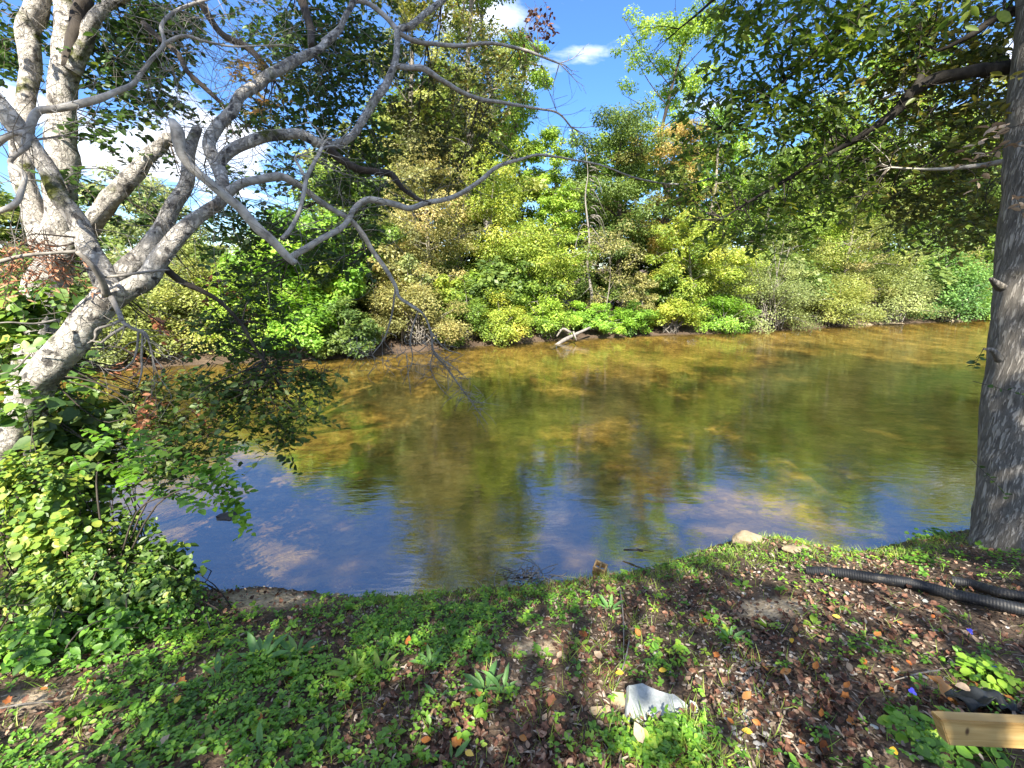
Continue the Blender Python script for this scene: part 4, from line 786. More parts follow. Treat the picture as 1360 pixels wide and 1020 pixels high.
# grass
g, x, y, z, px, py, sn = scatter(50000, 510, .05)
w = np.exp(-((sn-.26)/.26)**2)*1.3*(px > 480) + .10 + .9*np.exp(-(((px-890)/80)**2+((py-1000)/40)**2)) + .35*np.exp(-(((px-880)/90)**2+((py-890)/40)**2)) +.5*np.exp(-(((px-960)/160)**2+((py-735)/28)**2))
keep = g.uniform(0, 1, len(x)) < w*nz2(x, y, 5, 1)*bare(px, py)
x, y, z, sn = x[keep], y[keep], z[keep], sn[keep]; kb = 4; n = len(x)*kb
Cx = np.stack([np.repeat(x, kb), np.repeat(y, kb), np.repeat(z-.004, kb)], 1)+np.stack([g.normal(0,.012,n), g.normal(0,.012,n), np.zeros(n)], 1)
Dx = np.stack([g.normal(0,.6,n), g.normal(0,.6,n), np.ones(n)], 1); Nx = np.stack([g.normal(0,1,n), g.normal(0,1,n), -.3*np.ones(n)], 1)
tt = g.normal(.55,.2,n)
o = leaves('grass', Cx, g.uniform(.035,.10,n), Nx, Dx, tt, LM['grass'], None, T_BLADE); tag(o, 'thin green grass along the rim of the near bank and round the white rock', 'grass', kind='stuff')
# leaf litter
def litter(name, nn, seed, mat, tmpl, smin, smax, dens, label, cat, hmax=.02, tint=(.4,.25), tilt=.45):
    g, x, y, z, px, py, sn = scatter(nn, seed, .1)
    keep = g.uniform(0, 1, len(x)) < dens(x, y, px, py, sn)*(.25+.75*bare(px, py)); x, y, z = x[keep], y[keep], z[keep]; n = len(x)
    C = np.stack([x, y, z+g.uniform(.002, hmax, n)], 1); a = g.uniform(0, 6.28, n)
    D = np.stack([np.cos(a), np.sin(a), g.normal(0, .25, n)], 1)
    o = leaves(name, C, g.uniform(smin, smax, n), np.array([0,0,1.])+g.normal(0, tilt, (n, 3)), D, g.normal(*tint, n), mat, None, tmpl)
    return tag(o, label, cat, kind='stuff')
LD = lambda x,y,px,py,sn: np.clip(nz2(x, y, 2.3, 4)*2.2-.25, .12, 1.3)*np.clip(.55-.45*mask(px,py)+.25*(nz2(x,y,4,3)-.5), .05, 1)
litter('leaf_litter', 70000, 520, LM['brown'], T_CURL, .014, .042, lambda *a: LD(*a)*.55, 'curled brown and purplish dead leaves carpeting the near bank', 'leaf litter', .025, (.42,.34), .6)
litter('leaf_litter', 40000, 521, LM['brown'], T_LOBE, .022, .05, lambda *a: LD(*a)*.25, 'lobed dark dead leaves mixed through the litter of the near bank', 'leaf litter', .03, (.3,.25), .5)
litter('leaf_litter', 60000, 522, LM['chip'], T_LANCE, .02, .05, lambda *a: LD(*a)*.5, 'narrow greyish shrivelled dead leaves in the litter of the near bank', 'leaf litter', .02, (.5,.35), .5)
litter('leaf_crumbs', 90000, 530, LM['chip'], T_CHIP, .008, .03, lambda x,y,px,py,sn: np.clip(.5+.6*(nz2(x,y,6,5)-.5), .05, 1)*np.where(px>820,.9,.5), 'small broken bits of bark and dead leaf strewn over the soil', 'mulch', .012, (.4,.3))
# gravel
M['gravel'] = surfmat('gravel_stone', [(.3,(.20,.18,.15)),(.55,(.40,.37,.33)),(.8,(.58,.56,.52))], (9,9,9), 4, .3, .003)
T_PEB = (np.array([[1,0,0],[.6,.8,.05],[-.4,.9,0],[-1,.1,.05],[-.5,-.8,0],[.6,-.7,.03],[.1,.1,.6]])*.5, [[0,1,6],[1,2,6],[2,3,6],[3,4,6],[4,5,6],[5,0,6]])
g, x, y, z, px, py, sn = scatter(60000, 540, -.25)
w = .9*np.exp(-(((px-985)/35)**2+((py-920)/75)**2)) + .10*np.exp(-(((px-1100)/150)**2+((py-850)/90)**2)) + .30*np.exp(-(sn/.16)**2) + .012
keep = g.uniform(0,1,len(x)) < w*.55; n = keep.sum()
C = np.stack([x[keep], y[keep], z[keep]+.001], 1)
o = leaves('gravel', C, g.uniform(.008,.032,n), np.array([0,0,1.])+g.normal(0,.15,(n,3)), g.normal(0,1,(n,3)), np.zeros(n), M['gravel'], None, T_PEB); tag(o, 'small grey pebbles in the bare soil and along the water edge', 'gravel', kind='stuff')
# thin dry sticks in the litter
g, x, y, z, px, py, sn = scatter(1400, 550, .1); t = Tubes()
for k in range(min(260, len(x))):
    a = g.uniform(0, 6.28); l = g.uniform(.04, .16); d = np.array([math.cos(a), math.sin(a)])*l
    t.add([[x[k], y[k], z[k]+.012, .0016],[x[k]+d[0]*.5+g.normal(0,.01), y[k]+d[1]*.5, H1(x[k]+d[0]*.5, y[k]+d[1]*.5)+.02, .0013],[x[k]+d[0], y[k]+d[1], H1(x[k]+d[0], y[k]+d[1])+.012, .0008]], 4, 2)
tag(t.build('dry_stems', M['twig']), 'thin pale dry stems and twigs lying all over the litter', 'twigs', kind='stuff')

# countable fallen leaves
def fallen(px, py, mat, size, label, group, seed, tmpl=T_CURL, lift=.03):
    p_ = gp(px, py); g = np.random.default_rng(seed); a = g.uniform(0, 6.28)
    o = leaves('fallen_leaf', np.zeros((1,3)), size, np.array([[g.normal(0,.3), -.25+g.normal(0,.2), 1.]]), np.array([[math.cos(a), math.sin(a), 0]]), np.array([g.uniform(0,1)]), LM[mat], None, tmpl)
    o.location = Vector((float(p_[0]), float(p_[1]), float(p_[2])+lift)); return tag(o, label, 'fallen leaf', group)
OR = [(345,578,0)]
orange_px = [(411,875),(310,945),(345,968),(562,865),(540,862),(1080,895),(1060,985),(1095,990),(1150,885),(1185,890),(1210,890),(935,825),(950,880),(965,960),(985,935),(905,975),(1010,970),(1035,900),(1135,965),(1090,960),(1210,950),(1130,930),(1055,845),(1320,960),(1245,955),(640,930),(700,990),(600,1000),(560,990),(860,1000),(845,985),(1010,890),(1120,920),(1180,925),(1255,935),(1330,930),(1300,918),(780,850),(850,850),(1190,830),(1240,822),(1160,850),(20,935),(55,920),(130,905),(75,870),(350,985),(395,905),(250,905)]
for k, (a_, b_) in enumerate(orange_px): fallen(a_, b_, 'orange', .028+.03*((k*37) % 10)/10, 'orange-brown curled leaf fallen on the near bank', 'orange-brown fallen leaves on the near bank', 600+k, T_LOBE if k % 3 == 0 else T_CURL, .022)
for k, (a_, b_, lb) in enumerate([(234,944,'single clear yellow leaf lying on green ground cover at lower left'),(618,1008,'narrow yellow leaf at the bottom edge left of centre'),(410,872,'amber leaf in the green weeds left of the lance-leaved clump'),(998,983,'yellow leaf right of the pale gravel patch'),(1115,828,'small yellow leaf below the black pipe'),(828,903,'yellow two-part leaf on top of the litter at the white rock corner'),(874,900,'small yellow leaf just above the white rock'),(515,940,'pale yellow twisted leaf in the brown litter left of centre'),(1190,1012,'yellowish leaf low beside the wooden board'),(1050,855,'small golden leaf on the bare path')]):
    fallen(a_, b_, 'yellowleaf', .04, lb, None, 700+k, T_OVAL, .035)
fallen(732, 948, 'red', .055, 'pinkish red lobed leaf on the brown litter in the centre', None, 720, T_LOBE, .03)
fallen(1262, 940, 'orange', .11, 'large crumpled orange leaf leaning on the end of the wooden board', None, 721, T_LOBE, .05)
fallen(1285, 930, 'palebrown', .06, 'pale tan leaf resting on the board end', None, 722, T_OVAL, .06)
fallen(853, 1003, 'palebrown', .07, 'pale brown curled leaf in the grass at the bottom edge', None, 723, T_CURL, .05)
for k,(a_,b_) in enumerate([(1105,910),(1130,900),(690,905),(720,965),(760,985),(800,880),(530,890),(470,950),(380,940),(160,960),(60,985),(210,1000),(660,860),(740,880),(990,850),(1075,870),(1220,865),(1290,850),(900,860),(845,930)]):
    fallen(a_, b_, 'palebrown', .032+.02*(k % 3)/2, 'pale tan dry leaf fallen on the near bank', 'pale tan fallen leaves on the near bank', 740+k, T_CURL if k % 2 else T_LOBE, .025)

# lance-leaved clumps, seedlings
def clump(px, py, n, size, mat, label, seed, tmpl=T_LANCE, up=.9, cat='plant', name='lance_leaved_plant', group=None, tint=.55):
    p_ = gp(px, py); o = empty(name, p_, label, cat, group); g = np.random.default_rng(seed)
    a = np.arange(n)*2.4+g.uniform(0, 6); e = g.uniform(.35, 1.1, n)*up
    D = np.stack([np.cos(a), np.sin(a), e], 1); C = p_+np.stack([np.cos(a)*.012, np.sin(a)*.012, np.full(n, .008)], 1)
    Nn = np.stack([-np.cos(a)*e, -np.sin(a)*e, np.ones(n)], 1)+g.normal(0, .15, (n,3))
    leaves('leaf_rosette', C, .85*size*g.uniform(.6, 1.2, n), Nn, D, g.normal(tint, .12, n), LM[mat], o, tmpl)
    t = Tubes(); t.add([[*p_[:2], p_[2]-.01, .004],[p_[0], p_[1], p_[2]+.03, .003]], 5, 1); t.build('stem', LM[mat], o); return o
for k, (a_, b_, n, s, lb) in enumerate([(345,882,12,.17,'dark green clump of broad ribbed leaves in the left ground cover'),(395,872,9,.13,'smaller ribbed-leaf clump just right of the dark green one'),(290,900,6,.13,'ribbed-leaf plant low left of the dark green clump'),
    (470,900,11,.14,'sunlit pale lance-leaved clump left of centre'),(505,895,8,.12,'sunlit lance-leaved clump beside the palest one'),(572,885,12,.11,'lance-leaved rosette left of the two grey-green ones'),(645,920,9,.15,'tall grey-green lance-leaved clump in the brown litter'),(668,918,6,.12,'grey-green lance-leaved plant leaning right in the brown litter'),
    (645,872,7,.11,'small upright lance-leaved plant above the brown litter'),(810,812,9,.12,'blue-green lance-leaved plant near the rim right of centre'),(582,935,3,.1,'single narrow-leaved shoot left of the brown litter'),(600,1015,5,.1,'blue-green shoot at the bottom edge left of centre'),(345,1000,6,.12,'broad-leaved shoot at the bottom edge at left'),(970,850,8,.1,'leafy weed left of the bare path')]):
    clump(a_, b_, n, s, 'blue_green' if k not in (3,4) else 'lime', lb, 800+k)  # sunlit clumps get lime leaves: the sunlight is put into the leaf colour
for k, (a_, b_, lb) in enumerate([(770,860,'bright lime seedling in the sunny litter patch'),(970,850,'small four-leaved green seedling on the bare path'),(1020,835,'pale sprout right of the sunny strip'),(985,780,'light green sprout near the rim by the pipe end'),(1080,832,'lime seedling below the black pipe'),(520,980,'lime seedling in the lower left weeds'),(275,985,'broad bright seedling at lower left'),(105,955,'sunlit seedling at far lower left'),(745,985,'tiny green seedling in the brown litter'),(720,870,'small yellow-green seedling beside the sunlit patch'),(810,790,'sprout on the rim right of the driftwood twigs'),(905,975,'broad green seedling right below the white rock')]):
    clump(a_, b_, 6, .07, 'lime' if k % 2 == 0 else 'fresh', lb, 840+k, T_OVAL, .45, name='seedling', tint=.6)
# blue-flowered plants
for k, (a_, b_, lb) in enumerate([(948,740,None),(1208,925,'blue flower lowest of the three, beside the round-leaved plant'),(1285,842,'blue flower highest of the three, below the black pipe'),(1317,893,'blue flower on top of the bright round-leaved clump'),(858,868,None)]):
    if not lb: continue
    p_ = gp(a_, b_+8); o = empty('blue_flower', p_, lb, 'flower'); g = np.random.default_rng(900+k)
    a = np.array([.3, 2.4, 4.4])+g.uniform(0, 1); D = np.stack([np.cos(a), np.sin(a), [.5]*3], 1); top = p_+np.array([0,0,.05])
    leaves('petals', np.repeat(top[None], 3, 0), .017, np.stack([-np.cos(a)*.3, -np.sin(a)*.3-.6, np.ones(3)], 1), D, np.array([.3,.5,.8]), LM['flower'], o, T_ROUND)
    t = Tubes(); t.add([[*p_, .0022],[*(top), .0018]], 5, 1); t.build('stem', LM['cover'], o)
def rclump(px, py, rx, ry, h, n, lsz, mat, label, seed, tint=.7):
    p_ = gp(px, py); o = empty('round_leaved_plant', p_, label, 'plant'); g = np.random.default_rng(seed)
    v = randdir(n, g); v[:, 2] = abs(v[:, 2]); C = p_+v*np.array([rx, ry, h])*(g.uniform(.5,1,n))[:, None]; C[:, 2] = np.maximum(C[:, 2], height(C[:, 0], C[:, 1])+.01)
    leaves('foliage', C, lsz*g.uniform(.7,1.2,n), np.array([0,-.3,1])+.5*v+g.normal(0,.2,(n,3)), v*np.array([1,1,.2])+g.normal(0,.4,(n,3)), g.normal(tint,.15,n), LM[mat], o, T_ROUND)
    t = Tubes()
    for k in range(0, n, 4): t.add([[*p_[:2], p_[2], .002],[*C[k], .001]], 4, 1)
    t.build('stems', LM[mat], o)
rclump(1310, 905, .11, .10, .10, 120, .032, 'fresh', 'bright green round-leaved clump above the wooden board', 950, .85)
rclump(1215, 975, .10, .07, .06, 44, .046, 'cover', 'round-leaved creeping plant left of the wooden board end', 951, .62)
rclump(1290, 1010, .16, .05, .05, 40, .044, 'cover', 'dark round-leaved plant under the wooden board', 952, .4)
rclump(1330, 725, .22, .12, .10, 90, .045, 'fresh', 'leafy green plant at the foot of the rough-barked trunk', 953, .6)
rclump(1240, 715, .25, .10, .09, 110, .035, 'fresh', 'green weed patch on the rim left of the rough-barked trunk', 954, .5)
rclump(1230, 750, .16, .10, .07, 110, .022, 'fresh', 'feathery dark green weed above the black pipe', 955, .3)

# ------------------------------------------------------------------ rocks
def rock_px(name, label, px, py, d_override, sz, mat, seed, sink=.4, rotz=0, cuts=4):
    p_ = gp(px, py); o = rock(name, label, [p_[0], p_[1], p_[2]+sz[2]*sink], sz, mat, seed, cuts=cuts); o.rotation_euler = (0, 0, rotz); return o
import bmesh
# the angular white rock: an outline with a sloping top, bevelled
def slab(name, label, px, py, outline, h, slope, mat, seed, rotz=0, cat='rock'):
    p_ = gp(px, py); bm = bmesh.new(); g = np.random.default_rng(seed)
    nlev = 5; rings = []
    for l in range(nlev):
        f = l/(nlev-1); s = 1.0-.09*f**2.5; ring = []
        for (x, y) in outline:
            ring.append(bm.verts.new((x*s, y*s, h*f*(1+slope[0]*x+slope[1]*y)-.02)))
        rings.append(ring)
    n = len(outline)
    for a, b in zip(rings[:-1], rings[1:]):
        for k in range(n): bm.faces.new((a[k], a[(k+1) % n], b[(k+1) % n], b[k]))
    bm.faces.new(rings[-1]); bm.faces.new(rings[0][::-1])
    bmesh.ops.triangulate(bm, faces=[f for f in bm.faces if len(f.verts) > 4])
    bmesh.ops.subdivide_edges(bm, edges=bm.edges[:], cuts=2, use_grid_fill=True)
    for v in bm.verts:
        q = v.co*22+Vector((seed, 0, 0)); v.co += Vector((mnoise.noise(q), mnoise.noise(q+Vector((9,0,0))), mnoise.noise(q+Vector((0,9,0)))))*.006 + Vector((0,0,.01))*mnoise.noise(v.co*9+Vector((3,seed,0)))
    me = bpy.data.meshes.new(name); bm.to_mesh(me); bm.free(); me.materials.append(mat)
    o = bpy.data.objects.new(name, me); col.objects.link(o); o.location = Vector([float(c) for c in p_]); o.rotation_euler = (R(8), 0, rotz); return tag(o, label, cat)
slab('rock', 'largest angular whitish rock lying in the grass at bottom centre', 869, 942, [(-.145,-.06),(-.04,-.066),(.05,-.080),(.11,-.05),(.15,.012),(.11,.052),(.04,.060),(-.03,.105),(-.10,.088)], .045, (-.8, 1.2), M['rock_white'], 11)
slab('rock', 'small pointed white stone touching the right side of the white rock', 919, 943, [(-.018,-.02),(.02,-.018),(.02,.02),(0,.03),(-.012,.01)], .045, (0, 3), M['rock_white'], 12)
slab('rock', 'flat tan stone left of the white rock', 800, 948, [(-.06,-.03),(.04,-.035),(.06,.0),(.03,.03),(-.05,.025)], .025, (0,0), M['rock_tan'], 13)
slab('rock', 'tan wedge stone tucked against the left side of the white rock', 820, 935, [(-.04,-.03),(.03,-.02),(.035,.03),(-.02,.04)], .04, (0,2), M['rock_tan'], 14)
slab('rock', 'greyish flat stone beside the gravel patch', 993, 948, [(-.035,-.02),(.03,-.02),(.035,.015),(-.01,.03)], .02, (0,0), M['rock_white'], 15)
rock_px('rock', 'rounded sandy boulder at the water edge right of centre', 993, 722, None, (.15,.10,.09), M['rock_pale'], 1201, .35, .2)
rock_px('rock', 'flat sandy stone right of the rounded boulder on the rim', 1058, 732, None, (.12,.06,.025), M['rock_pale'], 1202, .5)
q = onz(302, 687, 0); rock('rock', 'dark wet rock just breaking the water surface at left', [q[0], q[1], .0], (.14,.09,.05), M['rock_dark'], 1203)
q = onz(318, 678, 0); rock('rock', 'smaller dark rock behind the wet one in the water', [q[0], q[1], -.01], (.10,.06,.035), M['rock_dark'], 1204)
for k, (a_, b_, s) in enumerate([(430,795,.035),(447,792,.03),(418,800,.028),(465,797,.022),(440,803,.02),(670,778,.05),(700,782,.03),(675,748,.035),(545,760,.02),(540,770,.025)]):
    rock_px('stone', None, a_, b_, None, (s*1.2, s*.8, s*.5), M['rock_pale'], 1250+k, .6, k, 2)
    tag(bpy.context.scene.collection.objects[-1], 'small pale stone at the near waterline', 'stone', 'small pale stones along the near waterline')
for k, (a_, b_) in enumerate([(1160,968),(1220,990),(1125,790),(1228,800)]):
    rock_px('stone', None, a_, b_, None, (.018,.014,.01), M['rock_white'], 1270+k, .9, k, 2)
    tag(bpy.context.scene.collection.objects[-1], ['white pebble left of the round-leaved creeping plant','white pebble among round leaves under the board','small pale pebble just under the pipe','pale pebble touching the underside of the pipe'][k], 'pebble')
# cinder block in the shallows
q = onz(797, 755, .02)
bm = bmesh.new()
def box(bm, x0, x1, y0, y1, z0, z1):
    r = bmesh.ops.create_cube(bm, size=1); 
    for v in r['verts']: v.co = Vector(((x0+x1)/2+v.co.x*(x1-x0), (y0+y1)/2+v.co.y*(y1-y0), (z0+z1)/2+v.co.z*(z1-z0)))
w_, d_, h_ = .09, .06, .035
for a in [(-w_,w_,-d_,-d_+.025),(-w_,w_,d_-.025,d_),(-w_,-w_+.025,-d_+.025,d_-.025),(w_-.025,w_,-d_+.025,d_-.025),(-.012,.012,-d_+.025,d_-.025)]: box(bm, *a, -h_, h_)
bmesh.ops.bevel(bm, geom=bm.edges[:], offset=.004, segments=1, affect='EDGES')
me = bpy.data.meshes.new('brick'); bm.to_mesh(me); bm.free(); M['brick'] = surfmat('brick_clay', [(.3,(.22,.14,.06)),(.6,(.40,.27,.13)),(.8,(.48,.34,.18))], (30,30,30), 5, .6, .004); me.materials.append(M['brick'])
o = bpy.data.objects.new('hollow_brick', me); col.objects.link(o); o.location = (q[0], q[1], .03); o.rotation_euler = (R(14), R(10), R(-25)); o.scale = (.62,.75,.8); tag(o, 'tan hollow brick lying in the shallow water at the rim', 'brick')
# driftwood twig heap, and small stick pieces
p_ = gp(705, 775); t = Tubes(); g = np.random.default_rng(33)
for k in range(46):
    c = p_+np.array([g.normal(0,.17), g.normal(.05,.06), g.uniform(.01,.09)]); a = g.uniform(0,6.28); l = g.uniform(.05,.2); d = np.array([math.cos(a), math.sin(a)*.6, g.normal(0.1,.25)])*l
    t.add([np.append(c-d, .004), np.append(c+g.normal(0,.015,3), .0035), np.append(c+d, .0015)], 5, 3)
o = t.build('twig_pile', M['twig']); tag(o, 'tangle of bare driftwood twigs caught at the near waterline', 'driftwood')
a = gp(842, 748); t = Tubes(); t.add([[a[0]-.09, a[1]+.05, .06, .007],[a[0], a[1]+.02, .08, .009],[a[0]+.07, a[1]-.02, .09, .006]], 7, 3, .08); t.add([[a[0]+.02, a[1]+.02, .09, .006],[a[0]+.16, a[1]-.04, .10, .002]], 5, 3)
tag(t.build('stick', M['bark_dark']), 'reddish brown stick on the rim right of the hollow brick', 'stick')
for k, (a_, b_, c_, d_, lb) in enumerate([(205,826,290,832,'pale dry stick lying across the lower left weeds'),(265,812,282,848,'short leaning twig crossing the weeds left of the mud gap'),(1138,830,1150,905,None),(0,952,72,938,'bleached stick on the brown patch at the left edge'),(823,790,828,880,'thin upright dry stalk in front of the lance-leaved plant'),(1245,900,1185,910,'thin pale twig left of the bright round-leaved clump'),(1030,650,1040,670,None),(835,860,815,925,'tall dry grass stalk left of the white rock')]):
    if not lb: continue
    A_ = gp(a_, b_); B_ = gp(c_, d_); A_[2] += .04; B_[2] += .02
    t = Tubes(); t.add([[*A_, .004],[*(A_*.5+B_*.5+np.array([.01,.0,.01])), .0035],[*B_, .002]], 6, 4); tag(t.build('twig', M['twig']), lb, 'twig')

# ------------------------------------------------------------------ corrugated drain pipes
m, nt, N, L = newmat('black_corrugated_plastic'); out = N.new('ShaderNodeOutputMaterial'); p = N.new('ShaderNodeBsdfPrincipled'); L.new(p.outputs[0], out.inputs[0])
nn = N.new('ShaderNodeTexNoise'); nn.inputs['Scale'].default_value = 18; nn.inputs['Detail'].default_value = 6; rr = ramp(nt, [(.4,(.006,.007,.009)),(.60,(.014,.016,.02)),(.72,(.09,.075,.055))]); L.new(nn.outputs['Fac'], rr.inputs[0]); L.new(rr.outputs[0], p.inputs['Base Color']); p.inputs['Roughness'].default_value = .6
M['pipe'] = m
def pipe(name, label, pts, r, seed):
    P = smooth_path(pts, 30); L_ = np.concatenate([[0], np.cumsum(np.linalg.norm(np.diff(P, axis=0), axis=1))]); n = int(L_[-1]/.0026); s = np.linspace(0, L_[-1], n)
    Q = np.stack([np.interp(s, L_, P[:, c]) for c in range(3)], 1)
    ph = (s/.013) % 1; rad = r*(1-.035*(np.abs(ph-.5) < .22)); 
    t = Tubes(); t.add(np.column_stack([Q, rad]), 20, 1); o = t.build(name, M['pipe'], smooth=False); return tag(o, label, 'drain pipe')
def gpl(px, py, lift, k=None):
    q = gp(px, py); q[2] += lift; return q
pipe('drain_pipe', 'long black corrugated drain pipe running from the rim to the right edge', [gpl(1072,762,.02),gpl(1110,768,.04),(gpl(1160,776,.045)),gpl(1210,784,.045),gpl(1260,797,.045),gpl(1310,810,.05),gpl(1365,822,.05),gpl(1440,836,.05)], .033, 1)
pipe('drain_pipe', 'shorter black corrugated drain pipe behind the long one at the right edge', [gpl(1262,780,.05),gpl(1290,786,.05),gpl(1330,798,.05),gpl(1380,806,.05),gpl(1450,818,.05)], .031, 2)
# ------------------------------------------------------------------ wooden board and black cloth
q = gp(1262, 995); q2 = gp(1262, 1000)
bm = bmesh.new(); Lb = .75
# front face runs along +x, upper left corner cut at a slant
pts = [(.035,0),(Lb,0),(Lb,.085),(0,.085)]
v0 = [bm.verts.new((x, 0, z)) for x, z in pts]; v1 = [bm.verts.new((x, .04, z)) for x, z in pts]
bm.faces.new(v0); bm.faces.new(v1[::-1])
for k in range(4): bm.faces.new((v0[k], v1[k], v1[(k+1) % 4], v0[(k+1) % 4]))
bmesh.ops.recalc_face_normals(bm, faces=bm.faces); bmesh.ops.bevel(bm, geom=bm.edges[:], offset=.003, segments=2, affect='EDGES')
me = bpy.data.meshes.new('board'); bm.to_mesh(me); bm.free()
m, nt, N, L = newmat('sawn_pine'); out = N.new('ShaderNodeOutputMaterial'); p = N.new('ShaderNodeBsdfPrincipled'); L.new(p.outputs[0], out.inputs[0]); p.inputs['Roughness'].default_value = .6
tc = N.new('ShaderNodeTexCoord'); mp = N.new('ShaderNodeMapping'); mp.inputs['Scale'].default_value = (2.2, 22, 42); L.new(tc.outputs['Object'], mp.inputs[0])
n1 = N.new('ShaderNodeTexNoise'); n1.inputs['Scale'].default_value = 1.5; n1.inputs['Detail'].default_value = 7; n1.inputs['Distortion'].default_value = .6; L.new(mp.outputs[0], n1.inputs[0])
r1 = ramp(nt, [(.3,(.33,.19,.055)),(.5,(.48,.31,.11)),(.7,(.60,.42,.18))]); L.new(n1.outputs['Fac'], r1.inputs[0])
vm = N.new('ShaderNodeVectorMath'); vm.operation = 'MULTIPLY_ADD'; L.new(tc.outputs['Object'], vm.inputs[0]); vm.inputs[1].default_value = (90, 0, 45); vm.inputs[2].default_value = (-7.5, 0, -2.3)
ln = N.new('ShaderNodeVectorMath'); ln.operation = 'LENGTH'; L.new(vm.outputs[0], ln.inputs[0]); mr = N.new('ShaderNodeMapRange'); mr.inputs[1].default_value = .3; mr.inputs[2].default_value = .75; L.new(ln.outputs['Value'], mr.inputs[0])
mx = N.new('ShaderNodeMixRGB'); L.new(mr.outputs[0], mx.inputs[0]); mx.inputs[1].default_value = (.10,.05,.02,1); L.new(r1.outputs[0], mx.inputs[2]); L.new(mx.outputs[0], p.inputs['Base Color'])
me.materials.append(m); o = bpy.data.objects.new('wooden_board', me); col.objects.link(o)
q = pr(1246, 990, 1.42); o.location = Vector((float(q[0]), float(q[1]), float(q[2]))); o.rotation_euler = (R(-8), R(1.0), R(-2)); tag(o, 'yellowish sawn pine board with a slanted end at the lower right corner', 'board')
hgt_board = q[2]
# stake under the board's far end so that it stands on the ground
p_ = gp(1300, 938); gx_, gy_ = np.meshgrid(np.linspace(-.10,.16,26), np.linspace(-.05,.05,14)); g = np.random.default_rng(77)
zz = .035+.03*np.sin(gx_*38+gy_*22)*np.sin(gy_*40+1)+.014*np.sin(gx_*90+2); edge = np.clip(1-((gx_/.16)**2+(gy_/.075)**2), -.3, 1); zz = zz*np.clip(edge*2.5, 0, 1)
X_ = p_[0]+gx_*(1+.15*np.sin(gy_*40)); Y_ = p_[1]+gy_; Z_ = height(X_.ravel(), Y_.ravel())+.012+zz.ravel(); i = (np.arange(13)[:, None]*26+np.arange(25)[None]).ravel()
m = surfmat('black_cloth', [(.3,(.012,.014,.016)),(.7,(.035,.04,.042))], (30,30,30), 4, .3, .003, rough=.5)
o = mesh_np('landscape_cloth', np.stack([X_.ravel(), Y_.ravel(), Z_], 1), np.stack([i,i+1,i+27,i+26],1).ravel(), np.full(len(i),4), m, smooth=True); sm = o.modifiers.new('thick','SOLIDIFY'); sm.thickness = .003; tag(o, 'crumpled black weed cloth behind the wooden board', 'cloth')

# ------------------------------------------------------------------ light and sky
CLOUD = 3.0
SUN_EL, SUN_AZ = R(43), R(188)   # azimuth measured from +Y clockwise: behind the camera, slightly left
sd = bpy.data.lights.new('sun', 'SUN'); sd.energy = 5.0; sd.angle = R(.5); sd.color = (1, .93, .80)
so = bpy.data.objects.new('sun', sd); col.objects.link(so)
dirv = Vector((math.sin(SUN_AZ)*math.cos(SUN_EL), math.cos(SUN_AZ)*math.cos(SUN_EL), math.sin(SUN_EL)))
so.rotation_euler = dirv.to_track_quat('Z', 'Y').to_euler()
w = bpy.data.worlds.new('World'); scene.world = w; w.use_nodes = True; nt = w.node_tree; N, L = nt.nodes, nt.links; N.clear()
out = N.new('ShaderNodeOutputWorld'); bg = N.new('ShaderNodeBackground'); sky = N.new('ShaderNodeTexSky'); sky.sky_type = 'NISHITA'; sky.sun_disc = False
sky.sun_elevation = SUN_EL; sky.sun_rotation = SUN_AZ; sky.air_density = 1.0; sky.dust_density = .4; sky.ozone_density = 2.5; sky.altitude = 300
tc = N.new('ShaderNodeTexCoord'); sp = N.new('ShaderNodeSeparateXYZ'); L.new(tc.outputs['Generated'], sp.inputs[0])
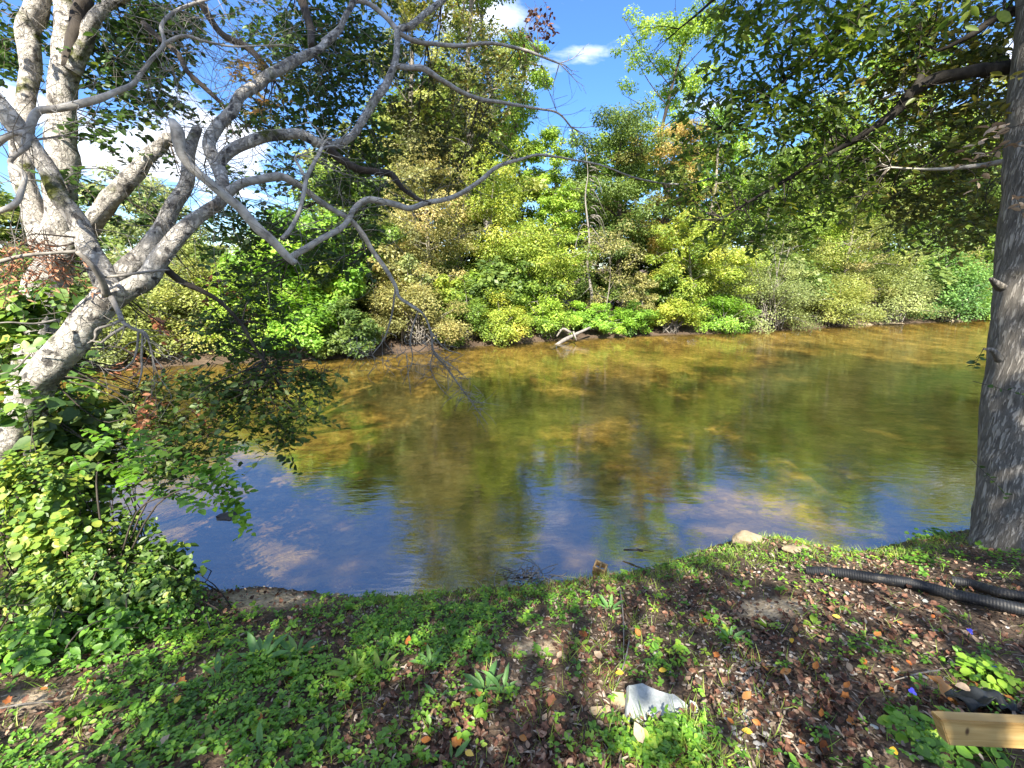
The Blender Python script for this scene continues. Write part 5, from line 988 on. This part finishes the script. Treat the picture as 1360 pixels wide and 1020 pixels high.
# clouds on a flat layer overhead: direction / z
mz = N.new('ShaderNodeMath'); mz.operation = 'MAXIMUM'; mz.inputs[1].default_value = .06; L.new(sp.outputs['Z'], mz.inputs[0])
az_ = N.new('ShaderNodeMath'); az_.operation = 'ADD'; az_.inputs[1].default_value = .12; L.new(mz.outputs[0], az_.inputs[0])
dv = N.new('ShaderNodeVectorMath'); dv.operation = 'DIVIDE'; L.new(tc.outputs['Generated'], dv.inputs[0]); cb_ = N.new('ShaderNodeCombineXYZ'); [L.new(az_.outputs[0], cb_.inputs[k]) for k in (0,1)]; cb_.inputs[2].default_value = 1; L.new(cb_.outputs[0], dv.inputs[1])
cn = N.new('ShaderNodeTexNoise'); cn.inputs['Scale'].default_value = 1.25; cn.inputs['Detail'].default_value = 7; cn.inputs['Roughness'].default_value = .55; cn.inputs['Distortion'].default_value = .3; of = N.new('ShaderNodeVectorMath'); of.operation = 'ADD'; of.inputs[1].default_value = (CLOUD, 0, 0); L.new(dv.outputs[0], of.inputs[0]); L.new(of.outputs[0], cn.inputs[0])
cr_ = N.new('ShaderNodeMapRange'); cr_.interpolation_type = 'SMOOTHSTEP'; cr_.inputs[1].default_value = .50; cr_.inputs[2].default_value = .66; L.new(cn.outputs['Fac'], cr_.inputs[0])
hsv = N.new('ShaderNodeHueSaturation'); hsv.inputs['Saturation'].default_value = 1.42; hsv.inputs['Hue'].default_value = .510; hsv.inputs['Value'].default_value = .92; L.new(sky.outputs[0], hsv.inputs['Color'])
bk = N.new('ShaderNodeMapRange'); bk.interpolation_type = 'SMOOTHSTEP'; bk.inputs[1].default_value = .05; bk.inputs[2].default_value = -.55; bk.inputs[3].default_value = 0; bk.inputs[4].default_value = .32; L.new(sp.outputs['Y'], bk.inputs[0])  # veil of unseen cloud behind the camera, added as fill light
mxc = N.new('ShaderNodeMath'); mxc.operation = 'MAXIMUM'; bk.inputs[3].default_value = .07; L.new(bk.outputs[0], mxc.inputs[0]); L.new(cr_.outputs[0], mxc.inputs[1])
mxs = N.new('ShaderNodeMixRGB'); L.new(mxc.outputs[0], mxs.inputs[0]); L.new(hsv.outputs[0], mxs.inputs[1]); mxs.inputs[2].default_value = (6.2, 6.4, 6.9, 1)
L.new(mxs.outputs[0], bg.inputs[0]); bg.inputs[1].default_value = .11; L.new(bg.outputs[0], out.inputs[0])

scene.view_settings.view_transform = 'Standard'; scene.view_settings.look = 'None'; scene.view_settings.exposure = 1.55; scene.view_settings.gamma = 1
c = scene.cycles; c.max_bounces = 7; c.diffuse_bounces = 3; c.glossy_bounces = 3; c.transmission_bounces = 4; c.transparent_max_bounces = 8; c.use_denoising = True; c.caustics_reflective = False; c.caustics_refractive = False; c.sample_clamp_indirect = 6
